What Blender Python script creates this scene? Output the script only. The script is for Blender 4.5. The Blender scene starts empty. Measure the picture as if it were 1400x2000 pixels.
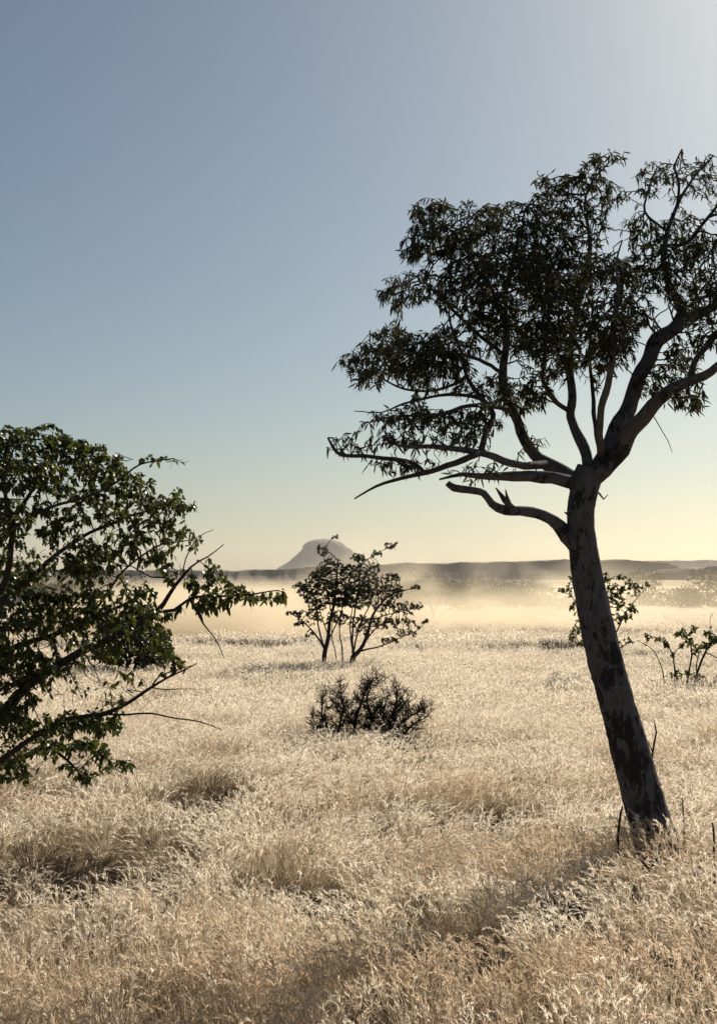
import bpy, math, random
import numpy as np
from mathutils import Vector, noise as mnoise

# ------------------------------------------------------------------ camera, sky, sun, exposure
sc = bpy.context.scene
F, PCX, PCY, HORIZON = 2400.0, 700.0, 1000.0, 1140.0
CAM_H = 2.6
PITCH = math.atan((HORIZON - PCY) / F)
cam_data = bpy.data.cameras.new('camera')
cam = bpy.data.objects.new('camera', cam_data)
sc.collection.objects.link(cam)
cam_data.sensor_fit = 'VERTICAL'
cam_data.sensor_height = 36.0
cam_data.lens = 36.0 * F / 2000.0
cam_data.clip_start = 0.1
cam_data.clip_end = 30000.0
cam.location = (0, 0, CAM_H)
cam.rotation_euler = (math.pi / 2 + PITCH, 0, 0)
sc.camera = cam

SUN_EL, SUN_AZ = math.radians(33), math.radians(29.5)
world = bpy.data.worlds.new('World')
sc.world = world
world.use_nodes = True
wn = world.node_tree
sky = wn.nodes.new('ShaderNodeTexSky')
sky.sky_type = 'NISHITA'
sky.sun_disc = False
sky.sun_elevation = SUN_EL
sky.sun_rotation = SUN_AZ
sky.air_density = 1.0
sky.dust_density = 1.0
sky.ozone_density = 1.7
tint = wn.nodes.new('ShaderNodeMix')                       # the greenish cast of the dusty air
tint.data_type = 'RGBA'; tint.blend_type = 'MULTIPLY'
tint.inputs['Factor'].default_value = 1.0
tint.inputs[7].default_value = (.985, 1.04, .985, 1)
wn.links.new(sky.outputs[0], tint.inputs[6])
wn.links.new(tint.outputs[2], wn.nodes['Background'].inputs[0])
wn.nodes['Background'].inputs[1].default_value = 0.051

sun_data = bpy.data.lights.new('sun', 'SUN')
sun_data.energy = 5.0
sun_data.angle = math.radians(0.5)
sun_data.color = (1.0, 0.91, 0.78)
sun = bpy.data.objects.new('sun', sun_data)
sc.collection.objects.link(sun)
SDIR = Vector((math.sin(SUN_AZ) * math.cos(SUN_EL), math.cos(SUN_AZ) * math.cos(SUN_EL), math.sin(SUN_EL)))
sun.rotation_euler = SDIR.to_track_quat('Z', 'Y').to_euler()
sun.location = (40, 70, 60)

sc.view_settings.view_transform = 'Standard'
sc.view_settings.look = 'None'
sc.view_settings.exposure = 0.22
sc.view_settings.gamma = 1.0
sc.render.engine = 'CYCLES'
cy = sc.cycles
cy.max_bounces = 8
cy.diffuse_bounces = 2
cy.glossy_bounces = 1
cy.transmission_bounces = 3
cy.transparent_max_bounces = 4
cy.volume_bounces = 1
cy.use_denoising = True
cy.sample_clamp_indirect = 4.0
cy.caustics_reflective = False
cy.caustics_refractive = False

random.seed(7)
rng = np.random.default_rng(7)


# ------------------------------------------------------------------ helpers
def at(px, py, Y):
    """the world point at distance Y that the photo shows at pixel px, py"""
    u, v = (px - PCX) / F, (PCY - py) / F
    d = Vector((u, math.cos(PITCH) - v * math.sin(PITCH), math.sin(PITCH) + v * math.cos(PITCH)))
    return Vector((0, 0, CAM_H)) + d * (Y / d.y)


def vnoise(x, y, seed=0):
    x = np.asarray(x, float); y = np.asarray(y, float)
    xi, yi = np.floor(x).astype(np.int64), np.floor(y).astype(np.int64)
    fx, fy = x - xi, y - yi
    fx, fy = fx * fx * (3 - 2 * fx), fy * fy * (3 - 2 * fy)

    def h(a, b):
        n = (a * 374761393 + b * 668265263 + seed * 974634777) & 0x7fffffff
        n = ((n ^ (n >> 13)) * 1274126177) & 0x7fffffff
        n = (n ^ (n >> 16)) & 0xffff
        return n / 65535.0
    return (h(xi, yi) * (1 - fx) + h(xi + 1, yi) * fx) * (1 - fy) + (h(xi, yi + 1) * (1 - fx) + h(xi + 1, yi + 1) * fx) * fy


def fbm(x, y, seed=0, octaves=3):
    s, a, t = 0, 1.0, 0
    for o in range(octaves):
        s = s + a * vnoise(x * 2 ** o, y * 2 ** o, seed + o); t += a; a *= .5
    return s / t


def smooth(a, b, x):
    t = np.clip((np.asarray(x, float) - a) / (b - a), 0, 1)
    return t * t * (3 - 2 * t)


def ground_h(x, y):
    x = np.asarray(x, float); y = np.asarray(y, float)
    near = (fbm(x / 5.0, y / 3.2, 3, 2) - .5) * .26 * (1 - smooth(60, 160, np.hypot(x, y)))
    rise = np.clip(y - 170, 0, 1500) * .0052 * smooth(-250, 120, x)
    return near + rise


def gz(x, y):
    return float(ground_h(x, y))


def link(o, parent=None):
    sc.collection.objects.link(o)
    if parent is not None:
        o.parent = parent
        o.matrix_parent_inverse = parent.matrix_world.inverted()
    return o


def mesh_obj(name, verts, faces, mats, parent=None, smooth_shade=True, mat_idx=None, origin=None):
    me = bpy.data.meshes.new(name)
    v = np.asarray(verts, float)
    if origin is not None:
        v = v - np.asarray(origin)[None, :]
    me.from_pydata(v.tolist(), [], faces)
    for m in (mats if isinstance(mats, (list, tuple)) else [mats]):
        me.materials.append(m)
    if mat_idx is not None:
        me.polygons.foreach_set('material_index', np.asarray(mat_idx, np.int32))
    me.polygons.foreach_set('use_smooth', np.full(len(me.polygons), smooth_shade))
    me.update()
    o = bpy.data.objects.new(name, me)
    if origin is not None and parent is None:
        o.location = origin
    return link(o, parent) if parent is not None else link(o)


def tag(o, label=None, cat=None, group=None, kind=None):
    for k, v in (('label', label), ('category', cat), ('group', group), ('kind', kind)):
        if v:
            o[k] = v
    return o


def thing(name, loc, label, cat, group=None):
    o = bpy.data.objects.new(name, None)
    o.empty_display_size = .3
    o.location = loc
    link(o)
    return tag(o, label, cat, group)


def part(name, verts, faces, mat, root, sub=None, **kw):
    """a mesh part whose coordinates are given in the world, stored relative to its thing"""
    me_o = mesh_obj(name, np.asarray(verts, float) - np.array(root.location)[None, :], faces, mat, None, **kw)
    me_o.parent = sub or root
    return me_o


# ------------------------------------------------------------------ materials
def new_mat(name):
    m = bpy.data.materials.new(name)
    m.use_nodes = True
    nt = m.node_tree
    nt.nodes.clear()
    out = nt.nodes.new('ShaderNodeOutputMaterial')
    return m, nt, out


def N(nt, kind, **kw):
    n = nt.nodes.new(kind)
    for k, v in kw.items():
        if k.startswith('i_'):
            n.inputs[k[2:].replace('_', ' ')].default_value = v
        else:
            setattr(n, k, v)
    return n


def ramp(nt, fac, stops):
    r = nt.nodes.new('ShaderNodeValToRGB')
    el = r.color_ramp.elements
    while len(el) < len(stops):
        el.new(.5)
    for e, (p, c) in zip(el, stops):
        e.position = p
        e.color = (*c, 1)
    nt.links.new(fac, r.inputs[0])
    return r.outputs[0]


def leafy_mat(name, c0, c1, trans, tcol=None, rough=.5, spec=.25):
    m, nt, out = new_mat(name)
    geo = N(nt, 'ShaderNodeNewGeometry')
    oi = N(nt, 'ShaderNodeObjectInfo')
    add = N(nt, 'ShaderNodeMath', operation='ADD')
    nt.links.new(geo.outputs['Random Per Island'], add.inputs[0])
    nt.links.new(oi.outputs['Random'], add.inputs[1])
    mul = N(nt, 'ShaderNodeMath', operation='MULTIPLY'); mul.inputs[1].default_value = .5
    nt.links.new(add.outputs[0], mul.inputs[0])
    col = ramp(nt, mul.outputs[0], [(.15, c0), (.85, c1)])
    p = N(nt, 'ShaderNodeBsdfPrincipled')
    p.inputs['Roughness'].default_value = rough
    p.inputs['Specular IOR Level'].default_value = spec
    nt.links.new(col, p.inputs['Base Color'])
    t = N(nt, 'ShaderNodeBsdfTranslucent')
    if tcol is None:
        nt.links.new(col, t.inputs[0])
    else:
        t.inputs[0].default_value = (*tcol, 1)
    mx = N(nt, 'ShaderNodeMixShader')
    mx.inputs[0].default_value = trans
    nt.links.new(p.outputs[0], mx.inputs[1]); nt.links.new(t.outputs[0], mx.inputs[2])
    nt.links.new(mx.outputs[0], out.inputs[0])
    return m


def bark_mat(name, light, dark, scale, patch=.55, bump=.6, crust=0.):
    m, nt, out = new_mat(name)
    tc = N(nt, 'ShaderNodeTexCoord')
    mp = N(nt, 'ShaderNodeMapping'); mp.inputs['Scale'].default_value = (1, 1, .28)
    nt.links.new(tc.outputs['Object'], mp.inputs[0])
    fine = N(nt, 'ShaderNodeTexNoise', i_Scale=scale * 6, i_Detail=6, i_Roughness=.7)
    nt.links.new(mp.outputs[0], fine.inputs['Vector'])
    big = N(nt, 'ShaderNodeTexNoise', i_Scale=scale, i_Detail=5, i_Roughness=.65)
    nt.links.new(tc.outputs['Object'], big.inputs['Vector'])
    c1 = ramp(nt, fine.outputs[0], [(.30, tuple(x * .4 for x in light)), (.48, tuple(x * .8 for x in light)), (.66, light)])
    det = N(nt, 'ShaderNodeTexNoise', i_Scale=scale * 7, i_Detail=7, i_Roughness=.75)
    nt.links.new(mp.outputs[0], det.inputs['Vector'])
    m1 = N(nt, 'ShaderNodeMath', operation='MULTIPLY_ADD'); m1.inputs[1].default_value = .95
    nt.links.new(det.outputs[0], m1.inputs[0]); nt.links.new(big.outputs[0], m1.inputs[2])
    # old bark and lichen crust the lower trunk
    sepz = N(nt, 'ShaderNodeSeparateXYZ'); nt.links.new(tc.outputs['Object'], sepz.inputs[0])
    mz = N(nt, 'ShaderNodeMapRange'); nt.links.new(sepz.outputs['Z'], mz.inputs['Value'])
    for k_, v_ in (('From Min', 0.), ('From Max', 3.2), ('To Min', crust), ('To Max', -.08)): mz.inputs[k_].default_value = v_
    m2 = N(nt, 'ShaderNodeMath', operation='ADD'); nt.links.new(m1.outputs[0], m2.inputs[0]); nt.links.new(mz.outputs[0], m2.inputs[1])
    msk = ramp(nt, m2.outputs[0], [(patch + .43, (0, 0, 0)), (patch + .52, (1, 1, 1))])
    mix = N(nt, 'ShaderNodeMix', data_type='RGBA')
    nt.links.new(msk, mix.inputs['Factor'])
    nt.links.new(c1, mix.inputs[6]); mix.inputs[7].default_value = (*dark, 1)
    p = N(nt, 'ShaderNodeBsdfPrincipled')
    p.inputs['Roughness'].default_value = .9
    p.inputs['Specular IOR Level'].default_value = .15
    nt.links.new(mix.outputs[2], p.inputs['Base Color'])
    b = N(nt, 'ShaderNodeBump'); b.inputs['Strength'].default_value = bump; b.inputs['Distance'].default_value = .04
    nt.links.new(fine.outputs[0], b.inputs['Height'])
    nt.links.new(b.outputs[0], p.inputs['Normal'])
    nt.links.new(p.outputs[0], out.inputs[0])
    return m


M_BARK = bark_mat('pale_grey_bark', (.14, .13, .136), (.032, .029, .03), 3.2, .55, 1.0, .015)
M_DARKBARK = bark_mat('dark_bark', (.055, .045, .036), (.02, .017, .014), 4, .6)
M_TWIG = bark_mat('twig_bark', (.075, .065, .058), (.03, .026, .022), 5, .6, .2)
M_DEADWOOD = bark_mat('dead_wood', (.045, .036, .03), (.02, .017, .014), 6, .55, .3)
M_LEAF = leafy_mat('olive_leaf', (.020, .026, .016), (.048, .052, .028), .26, (.085, .085, .028), .6, .12)
M_MOPANE = leafy_mat('green_leaf', (.022, .034, .010), (.065, .076, .020), .3, (.13, .15, .022), .4, .4)
M_SHRUB = leafy_mat('shrub_leaf', (.025, .032, .014), (.06, .062, .024), .25, (.08, .085, .025))
M_STEM = leafy_mat('straw_stem', (.56, .45, .31), (.82, .71, .54), .62)
M_PLUME = leafy_mat('silver_plume', (.80, .69, .53), (.94, .86, .73), .72, rough=.45, spec=.4)
M_BROWNPLUME = leafy_mat('tawny_plume', (.54, .41, .285), (.80, .65, .475), .64, rough=.45, spec=.4)
M_BASAL = leafy_mat('dry_blade', (.20, .145, .085), (.46, .36, .23), .45)  # dry brown, darkened further to paint the deep shade below the heads
M_TUSSOCK = leafy_mat('dark_tussock_blade', (.055, .043, .028), (.12, .092, .058), .25)

# ground
m_ground, nt, out = new_mat('straw_ground')
geo = N(nt, 'ShaderNodeNewGeometry')
n1 = N(nt, 'ShaderNodeTexNoise', i_Scale=.9, i_Detail=8, i_Roughness=.7)
nt.links.new(geo.outputs['Position'], n1.inputs['Vector'])
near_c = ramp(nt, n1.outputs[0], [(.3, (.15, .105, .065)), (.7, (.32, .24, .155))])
mp = N(nt, 'ShaderNodeMapping'); mp.inputs['Scale'].default_value = (.012, .03, .03)
nt.links.new(geo.outputs['Position'], mp.inputs[0])
n2 = N(nt, 'ShaderNodeTexNoise', i_Scale=1.0, i_Detail=9, i_Roughness=.72)
nt.links.new(mp.outputs[0], n2.inputs['Vector'])
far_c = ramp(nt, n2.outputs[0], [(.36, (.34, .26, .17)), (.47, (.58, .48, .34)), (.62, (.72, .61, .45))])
sep = N(nt, 'ShaderNodeSeparateXYZ'); nt.links.new(geo.outputs['Position'], sep.inputs[0])
dv = N(nt, 'ShaderNodeMath', operation='DIVIDE'); nt.links.new(sep.outputs['X'], dv.inputs[0]); nt.links.new(sep.outputs['Y'], dv.inputs[1])
dn = N(nt, 'ShaderNodeMath', operation='MULTIPLY_ADD'); dn.inputs[1].default_value = .12
nt.links.new(n2.outputs[0], dn.inputs[0]); nt.links.new(dv.outputs[0], dn.inputs[2])
dm = N(nt, 'ShaderNodeMapRange'); nt.links.new(dn.outputs[0], dm.inputs['Value'])
for k_, v_ in (('From Min', .17), ('From Max', .25), ('To Min', 1.), ('To Max', 0.)): dm.inputs[k_].default_value = v_
dy = N(nt, 'ShaderNodeMapRange'); nt.links.new(sep.outputs['Y'], dy.inputs['Value'])
dy.inputs['From Min'].default_value = 110; dy.inputs['From Max'].default_value = 150
dd_ = N(nt, 'ShaderNodeMath', operation='MULTIPLY'); nt.links.new(dm.outputs[0], dd_.inputs[0]); nt.links.new(dy.outputs[0], dd_.inputs[1])
scr = N(nt, 'ShaderNodeMix', data_type='RGBA')
nt.links.new(dd_.outputs[0], scr.inputs['Factor']); nt.links.new(far_c, scr.inputs[6]); scr.inputs[7].default_value = (.10, .088, .08, 1)
far_c = scr.outputs[2]
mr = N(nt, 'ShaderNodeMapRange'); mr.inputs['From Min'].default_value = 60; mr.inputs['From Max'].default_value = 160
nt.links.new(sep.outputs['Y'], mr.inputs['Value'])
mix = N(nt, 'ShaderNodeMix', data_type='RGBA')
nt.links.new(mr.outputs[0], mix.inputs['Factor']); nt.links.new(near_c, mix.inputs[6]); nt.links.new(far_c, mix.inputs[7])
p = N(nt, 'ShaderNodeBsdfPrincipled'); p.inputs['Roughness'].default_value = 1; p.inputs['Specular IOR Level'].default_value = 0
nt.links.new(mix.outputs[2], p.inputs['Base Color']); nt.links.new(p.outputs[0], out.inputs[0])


def rock_mat(name, slope_c, lit_top_c, sc_):
    m, nt, out = new_mat(name)
    geo = N(nt, 'ShaderNodeNewGeometry')
    n = N(nt, 'ShaderNodeTexNoise', i_Scale=sc_, i_Detail=7, i_Roughness=.65)
    nt.links.new(geo.outputs['Position'], n.inputs['Vector'])
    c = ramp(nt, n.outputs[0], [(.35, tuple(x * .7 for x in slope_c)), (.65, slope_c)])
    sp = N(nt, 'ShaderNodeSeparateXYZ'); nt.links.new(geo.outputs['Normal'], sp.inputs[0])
    k = ramp(nt, sp.outputs['Z'], [(.8, (0, 0, 0)), (.93, (1, 1, 1))])  # upward faces painted paler as the sunlit plateau, slopes dark as if shaded
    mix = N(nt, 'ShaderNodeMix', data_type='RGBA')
    nt.links.new(k, mix.inputs['Factor']); nt.links.new(c, mix.inputs[6]); mix.inputs[7].default_value = (*lit_top_c, 1)
    p = N(nt, 'ShaderNodeBsdfPrincipled'); p.inputs['Roughness'].default_value = 1; p.inputs['Specular IOR Level'].default_value = 0
    nt.links.new(mix.outputs[2], p.inputs['Base Color']); nt.links.new(p.outputs[0], out.inputs[0])
    return m


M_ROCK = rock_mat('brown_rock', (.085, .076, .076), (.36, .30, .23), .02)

# ------------------------------------------------------------------ the ground, one sheet to the horizon
def axis(lim, fine, grow):
    a, s = [0.0], fine
    while a[-1] < lim:
        a.append(a[-1] + s)
        if a[-1] > 30:
            s *= grow
    return a


xs_ = axis(7000, .7, 1.12); xs = np.array(sorted(set([-v for v in xs_] + xs_)))
ys_ = axis(9000, .7, 1.09); yb = axis(3000, 1.2, 1.3); ys = np.array(sorted(set([-v for v in yb] + ys_)))
GX, GY = np.meshgrid(xs, ys)
GZ = ground_h(GX, GY)
gv = np.stack([GX.ravel(), GY.ravel(), GZ.ravel()], 1)
nx, ny = len(xs), len(ys)
ii = (np.arange(ny - 1)[:, None] * nx + np.arange(nx - 1)[None, :]).ravel()
gf = np.stack([ii, ii + 1, ii + 1 + nx, ii + nx], 1).tolist()
tag(mesh_obj('ground', gv, gf, m_ground), 'dry straw coloured plain running to the distant hills', kind='structure')


# ------------------------------------------------------------------ hills
def ridge(name, prof, Y, depth, mat, seed, label, base_py=1150, cliff=.55):
    """a long table-topped hill whose crest passes the given (px, py) points at distance Y"""
    P = np.array([[*at(px, py, Y)] for px, py in prof])
    n = 700
    x = np.linspace(P[0, 0], P[-1, 0], n)   # the crest line
    z = np.interp(x, P[:, 0], P[:, 2])
    z = z + (fbm(x / (Y * .014), x * 0 + 3.3, seed, 5) - .5) * Y * .0024
    cross = [(-1.0, -.05), (-.8, .06), (-.6, .2), (-.42, .40), (-.3, cliff), (-.2, cliff + .1), (-.1, .90), (-.03, .985), (0, 1.0),
             (.35, 1.0), (.8, 1.0), (1.1, .8), (1.8, -.05)]
    base = float(ground_h(0, Y)) * 0
    V, Fc = [], []
    for j, (t, hh) in enumerate(cross):
        gully = (fbm(x / (depth * .22), x * 0 + 7.7, seed + 9, 3) - .5) * depth * .5 * (1 - abs(hh - .45) * 1.2)
        small = (fbm(x / (depth * .06), x * 0 + j * 3.1, seed + 5, 3) - .5)
        yy = Y + t * depth * (1 if t < 0 else 4) + np.where((t < -.01), gully + small * depth * .06, 0)
        zz = base + (z - base) * hh + (small * (z - base) * .05 if 0 < hh < .98 else small * (z - base) * .012)
        V.append(np.stack([x, yy, zz], 1))
    V = np.concatenate(V)
    for j in range(len(cross) - 1):
        for i in range(n - 1):
            a = j * n + i
            Fc.append((a, a + 1, a + 1 + n, a + n))
    return tag(mesh_obj(name, V, Fc, mat), label, kind='structure')


ridge('mesa_hill', [(-900, 1108), (-200, 1114), (100, 1113), (300, 1112), (440, 1114), (540, 1111), (600, 1107), (690, 1106), (780, 1099),
                    (830, 1100), (880, 1099), (960, 1097), (1040, 1095), (1100, 1092), (1160, 1094), (1200, 1093), (1260, 1096),
                    (1300, 1100), (1318, 1104), (1326, 1112), (1334, 1128), (1350, 1142)],
      2100, 74, M_ROCK, 11, 'long flat topped hill of grey rock behind the dust')
ridge('hill', [(1318, 1136), (1330, 1118), (1344, 1109), (1358, 1111), (1400, 1106), (1500, 1104), (1700, 1100), (2200, 1110)],
      1500, 46, M_ROCK, 23, 'low rounded hill rising beyond the gap at the end of the mesa')
ridge('distant_hill', [(1150, 1099), (1260, 1096), (1330, 1094), (1420, 1095), (1700, 1090), (2300, 1100)],
      5200, 130, M_ROCK, 31, 'very faint far ridge seen through the gap beside the mesa')


def butte():
    Y = 6500.0
    c = at(634, 1120, Y)
    s = Y / F
    prof = [(0, 67), (10, 66.6), (20, 65.2), (28, 62.5), (35, 58), (41, 52.5), (46, 47.5), (53, 41), (60, 34), (66, 29), (74, 20.5), (86, 12), (100, 5), (125, -6), (170, -30)]
    n = 96
    V, Fc = [], []
    for j, (r, h) in enumerate(prof):
        for i in range(n):
            a = i / n * 2 * math.pi
            k = 1 + .11 * (mnoise.noise(Vector((math.cos(a) * 2.5, math.sin(a) * 2.5, j * .25)))) + .06 * mnoise.noise(Vector((math.cos(a) * 9, math.sin(a) * 9, j * .5))) + .03 * mnoise.noise(Vector((math.cos(a) * 22, math.sin(a) * 22, j * .7)))
            k *= 1 + .10 * max(0, math.cos(a)) - .06 * max(0, -math.cos(a)) * (1 if h > 20 else 0)
            V.append((c.x + math.cos(a) * r * s * k - (4 * s if h > 50 else 0), c.y + math.sin(a) * r * s * k, c.z + h * s + mnoise.noise(Vector((a * 3, j, 0))) * s * 1.8))
    for j in range(len(prof) - 1):
        for i in range(n):
            a, b = j * n + i, j * n + (i + 1) % n
            Fc.append((a, a + n, b + n, b))
    Fc.append(tuple(range(n)))
    return tag(mesh_obj('butte', V, Fc, M_ROCK), 'dome shaped lone grey mountain rising above the long ridge', kind='structure')


butte()


# ------------------------------------------------------------------ trees: skeleton, growth, tubes, leaves
class Skeleton:
    def __init__(self, Y0):
        self.Y0 = Y0
        self.thin = .9
        self.pos, self.par, self.rad, self.limbs = [], [], [], []

    def limb(self, pts, wiggle=.011, root=False, step=.07, grow_from=True, snap=None):
        """pts: (px, py, depth offset, width in px). Adds a smooth limb that starts on the nearest node."""
        P = []
        for px, py, dy, w in pts:
            w *= self.thin if not root else 1
            Y = self.Y0 + dy
            q = at(px, py, Y)
            P.append((q.x, q.y, q.z, w / 2 * Y / F))
        P = np.array(P)
        parent = -1
        if not root and self.pos:
            A = np.array(self.pos)
            parent = int(np.argmin(((A - P[0, :3]) ** 2).sum(1)))
            P[0, :3] = A[parent] * .999 + P[0, :3] * .001
        Q = np.concatenate([2 * P[:1] - P[1:2], P, 2 * P[-1:] - P[-2:-1]])
        res = []
        for i in range(1, len(Q) - 2):
            L = np.linalg.norm(Q[i + 1, :3] - Q[i, :3])
            k = max(2, int(L / step))
            for t in np.arange(k) / k:
                a, b, c, d = Q[i - 1], Q[i], Q[i + 1], Q[i + 2]
                v = .5 * ((2 * b) + (c - a) * t + (2 * a - 5 * b + 4 * c - d) * t * t + (3 * b - a - 3 * c + d) * t ** 3)
                v[3] = b[3] + (c[3] - b[3]) * t
                res.append(v)
        res.append(Q[-2])
        sd = random.random() * 100
        ids = []
        for k, v in enumerate(res):
            p_ = Vector(v[:3])
            if 0 < k:
                w_ = wiggle + (v[3] * .25 if not root else 0)
                p_ += mnoise.noise_vector(p_ * 4.4 + Vector((sd, 0, 0))) * w_ * min(1, k / 3)
            r_ = v[3] * (1 + (.12 if not root else .03) * mnoise.noise(p_ * 7 + Vector((0, sd, 0))))
            self.pos.append(tuple(p_)); self.par.append(parent); self.rad.append(max(r_, .0015))
            parent = len(self.pos) - 1
            ids.append(parent)
        self.limbs.append(ids)
        return ids

    def grow(self, attr, seeds, step=.07, infl=.6, kill=.11, iters=70, tip=.0026, power=.46, jitter=.25, up=0.0, cap=1e9):
        """space colonisation of the attractor cloud from the seed nodes"""
        attr = np.asarray(attr, float)
        n0 = len(self.pos)
        pos = list(map(np.array, self.pos))
        seeds = list(seeds)
        best_d = np.full(len(attr), 1e9); best_i = np.full(len(attr), -1)
        alive = np.ones(len(attr), bool)

        def consider(ids):
            A = np.array([pos[i] for i in ids])
            for s in range(0, len(A), 400):
                D = np.linalg.norm(attr[:, None, :] - A[None, s:s + 400, :], axis=2)
                k = D.argmin(1); d = D[np.arange(len(attr)), k]
                better = d < best_d
                best_d[better] = d[better]
                best_i[better] = np.array(ids)[s:s + 400][k[better]]
        consider(seeds)
        alive &= best_d > kill
        par = list(self.par)
        made = {}
        lim = infl
        idle = 0
        for it in range(iters):
            act = alive & (best_d < lim)
            if not act.any():
                lim *= 1.35
                if lim > infl * 7 or not alive.any():
                    break
                continue
            new = []
            for i in np.unique(best_i[act]):
                sel = act & (best_i == i)
                d = attr[sel] - pos[i]
                d /= np.linalg.norm(d, axis=1)[:, None]
                v = d.sum(0)
                L = np.linalg.norm(v)
                if L < 1e-6:
                    continue
                v = v / L + rng.normal(0, jitter, 3)
                v[2] += up
                if par[i] >= 0:
                    w = pos[i] - pos[par[i]]
                    wl = np.linalg.norm(w)
                    if wl > 1e-6 and i >= n0:
                        v = v + .55 * w / wl
                v /= np.linalg.norm(v)
                if made.get(i, 0) > 3:
                    alive[sel & (rng.random(len(attr)) < .5)] = False
                    continue
                made[i] = made.get(i, 0) + 1
                pos.append(pos[i] + v * step)
                par.append(int(i))
                new.append(len(pos) - 1)
            if len(pos) > 24000:
                break
            if not new:
                idle += 1
                lim *= 1.2
                if idle > 6:
                    break
                continue
            consider(new)
            alive &= best_d > kill
        self.par = par
        self.pos = [tuple(p_) for p_ in pos]
        n = len(pos)
        tips = np.zeros(n)
        kids = [[] for _ in range(n)]
        for i in range(n0, n):
            kids[par[i]].append(i)
        for i in range(n - 1, n0 - 1, -1):
            if not kids[i]:
                tips[i] = 1
            if par[i] >= n0:
                tips[par[i]] += tips[i]
        for i in range(n0, n):
            r = tip * tips[i] ** power
            r = min(r, self.rad[par[i]] * .92, cap)
            self.rad.append(max(r, tip * .8))
        return n0, n, kids, tips


def tube(V, Fc, P, R, sides, ridged=0.0, close=True):
    P = [Vector(p_) for p_ in P]
    n = len(P)
    if n < 2:
        return
    t0 = (P[1] - P[0]).normalized()
    up = Vector((0, 0, 1)) if abs(t0.z) < .9 else Vector((1, 0, 0))
    u = t0.cross(up).normalized()
    b0 = len(V)
    prev = t0
    for k in range(n):
        t = (P[min(k + 1, n - 1)] - P[max(k - 1, 0)])
        t = t.normalized() if t.length > 1e-9 else prev
        q = prev.rotation_difference(t)
        u = q @ u
        u = (u - t * u.dot(t)).normalized()
        w = t.cross(u)
        prev = t
        for s in range(sides):
            a = 2 * math.pi * s / sides
            d = u * math.cos(a) + w * math.sin(a)
            r = R[k]
            if ridged:
                c = P[k] + d * r
                r *= 1 + ridged * (mnoise.noise(Vector((d.x * 3.2, d.y * 3.2 , c.z * 1.6 + d.z * 3))) * .9
                                   + mnoise.noise(Vector((c.x * 30, c.y * 30, c.z * 7))) * .8
                                   + mnoise.noise(Vector((c.x * 60, c.y * 60, c.z * 26))) * .5)
            V.append(tuple(P[k] + d * r))
    for k in range(n - 1):
        for s in range(sides):
            a = b0 + k * sides + s
            b = b0 + k * sides + (s + 1) % sides
            Fc.append((a, b, b + sides, a + sides))
    if close:
        Fc.append(tuple(b0 + s for s in range(sides - 1, -1, -1)))
        Fc.append(tuple(b0 + (n - 1) * sides + s for s in range(sides)))


def sides_for(r):
    return 16 if r > .05 else 10 if r > .022 else 7 if r > .009 else 5 if r > .005 else 4


def limb_mesh(sk, ids, ridged=.06, sides=None):
    V, Fc = [], []
    P = [sk.pos[i] for i in ids]; R = [sk.rad[i] for i in ids]
    tube(V, Fc, P, R, sides or sides_for(max(R)), ridged)
    return V, Fc


def twig_mesh(sk, n0, n, kids):
    V, Fc = [], []
    started = set()
    for i in range(n0, n):
        pr = sk.par[i]
        if pr >= n0 and max(kids[pr], key=lambda k: sk.rad[k]) == i:
            continue
        chain = [pr, i]
        j = i
        while kids[j]:
            j = max(kids[j], key=lambda k: sk.rad[k])
            chain.append(j)
        R = [sk.rad[k] for k in chain]; R[0] = R[1]
        tube(V, Fc, [sk.pos[k] for k in chain], R, min(8, sides_for(max(R))), 0, False)
    return V, Fc


def leaves(base, dirs, length, width, fold=.25, bend=.2):
    n = len(base)
    d = dirs / np.linalg.norm(dirs, axis=1)[:, None]
    r = rng.normal(0, 1, (n, 3))
    s = np.cross(d, r); s /= np.linalg.norm(s, axis=1)[:, None]
    nrm = np.cross(s, d)
    L, W = length[:, None], width[:, None]
    down = np.array([[0, 0, -1.0]])
    v = np.empty((n, 6, 3))
    v[:, 0] = base
    m1 = base + d * L * .32 + down * L * bend * .1
    m2 = base + d * L * .68 + down * L * bend * .45
    v[:, 1] = m1 + s * W * .5 + nrm * W * fold
    v[:, 2] = m1 - s * W * .5 + nrm * W * fold
    v[:, 3] = m2 + s * W * .40 + nrm * W * fold
    v[:, 4] = m2 - s * W * .40 + nrm * W * fold
    v[:, 5] = base + d * L + down * L * bend
    o = np.arange(n) * 6
    f = []
    for k in o.tolist():
        f.append((k, k + 1, k + 2)); f.append((k + 1, k + 3, k + 4, k + 2)); f.append((k + 3, k + 5, k + 4))
    return v.reshape(-1, 3), f


def foliage(sk, n0, n, tips, per, length, width, droop, spread, max_tips=3, bend=.2, keep=1.0, fold=.25, patchy=None):
    B, D = [], []
    for i in range(n0, n):
        if tips[i] > max_tips or rng.random() > keep:
            continue
        p_ = np.array(sk.pos[i]); q = np.array(sk.pos[sk.par[i]])
        d = p_ - q
        d /= max(np.linalg.norm(d), 1e-6)
        k = rng.poisson(per if patchy is None else per * patchy(Vector(p_)))
        for _ in range(k):
            v = d * .6 + rng.normal(0, spread, 3)
            v[2] -= droop
            B.append(q + (p_ - q) * rng.random() + rng.normal(0, .006, 3)); D.append(v)
    B, D = np.array(B), np.array(D)
    L = length * rng.uniform(.55, 1.3, len(B)); W = width * rng.uniform(.75, 1.2, len(B))
    return leaves(B, D, L, W, fold, bend)


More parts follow.
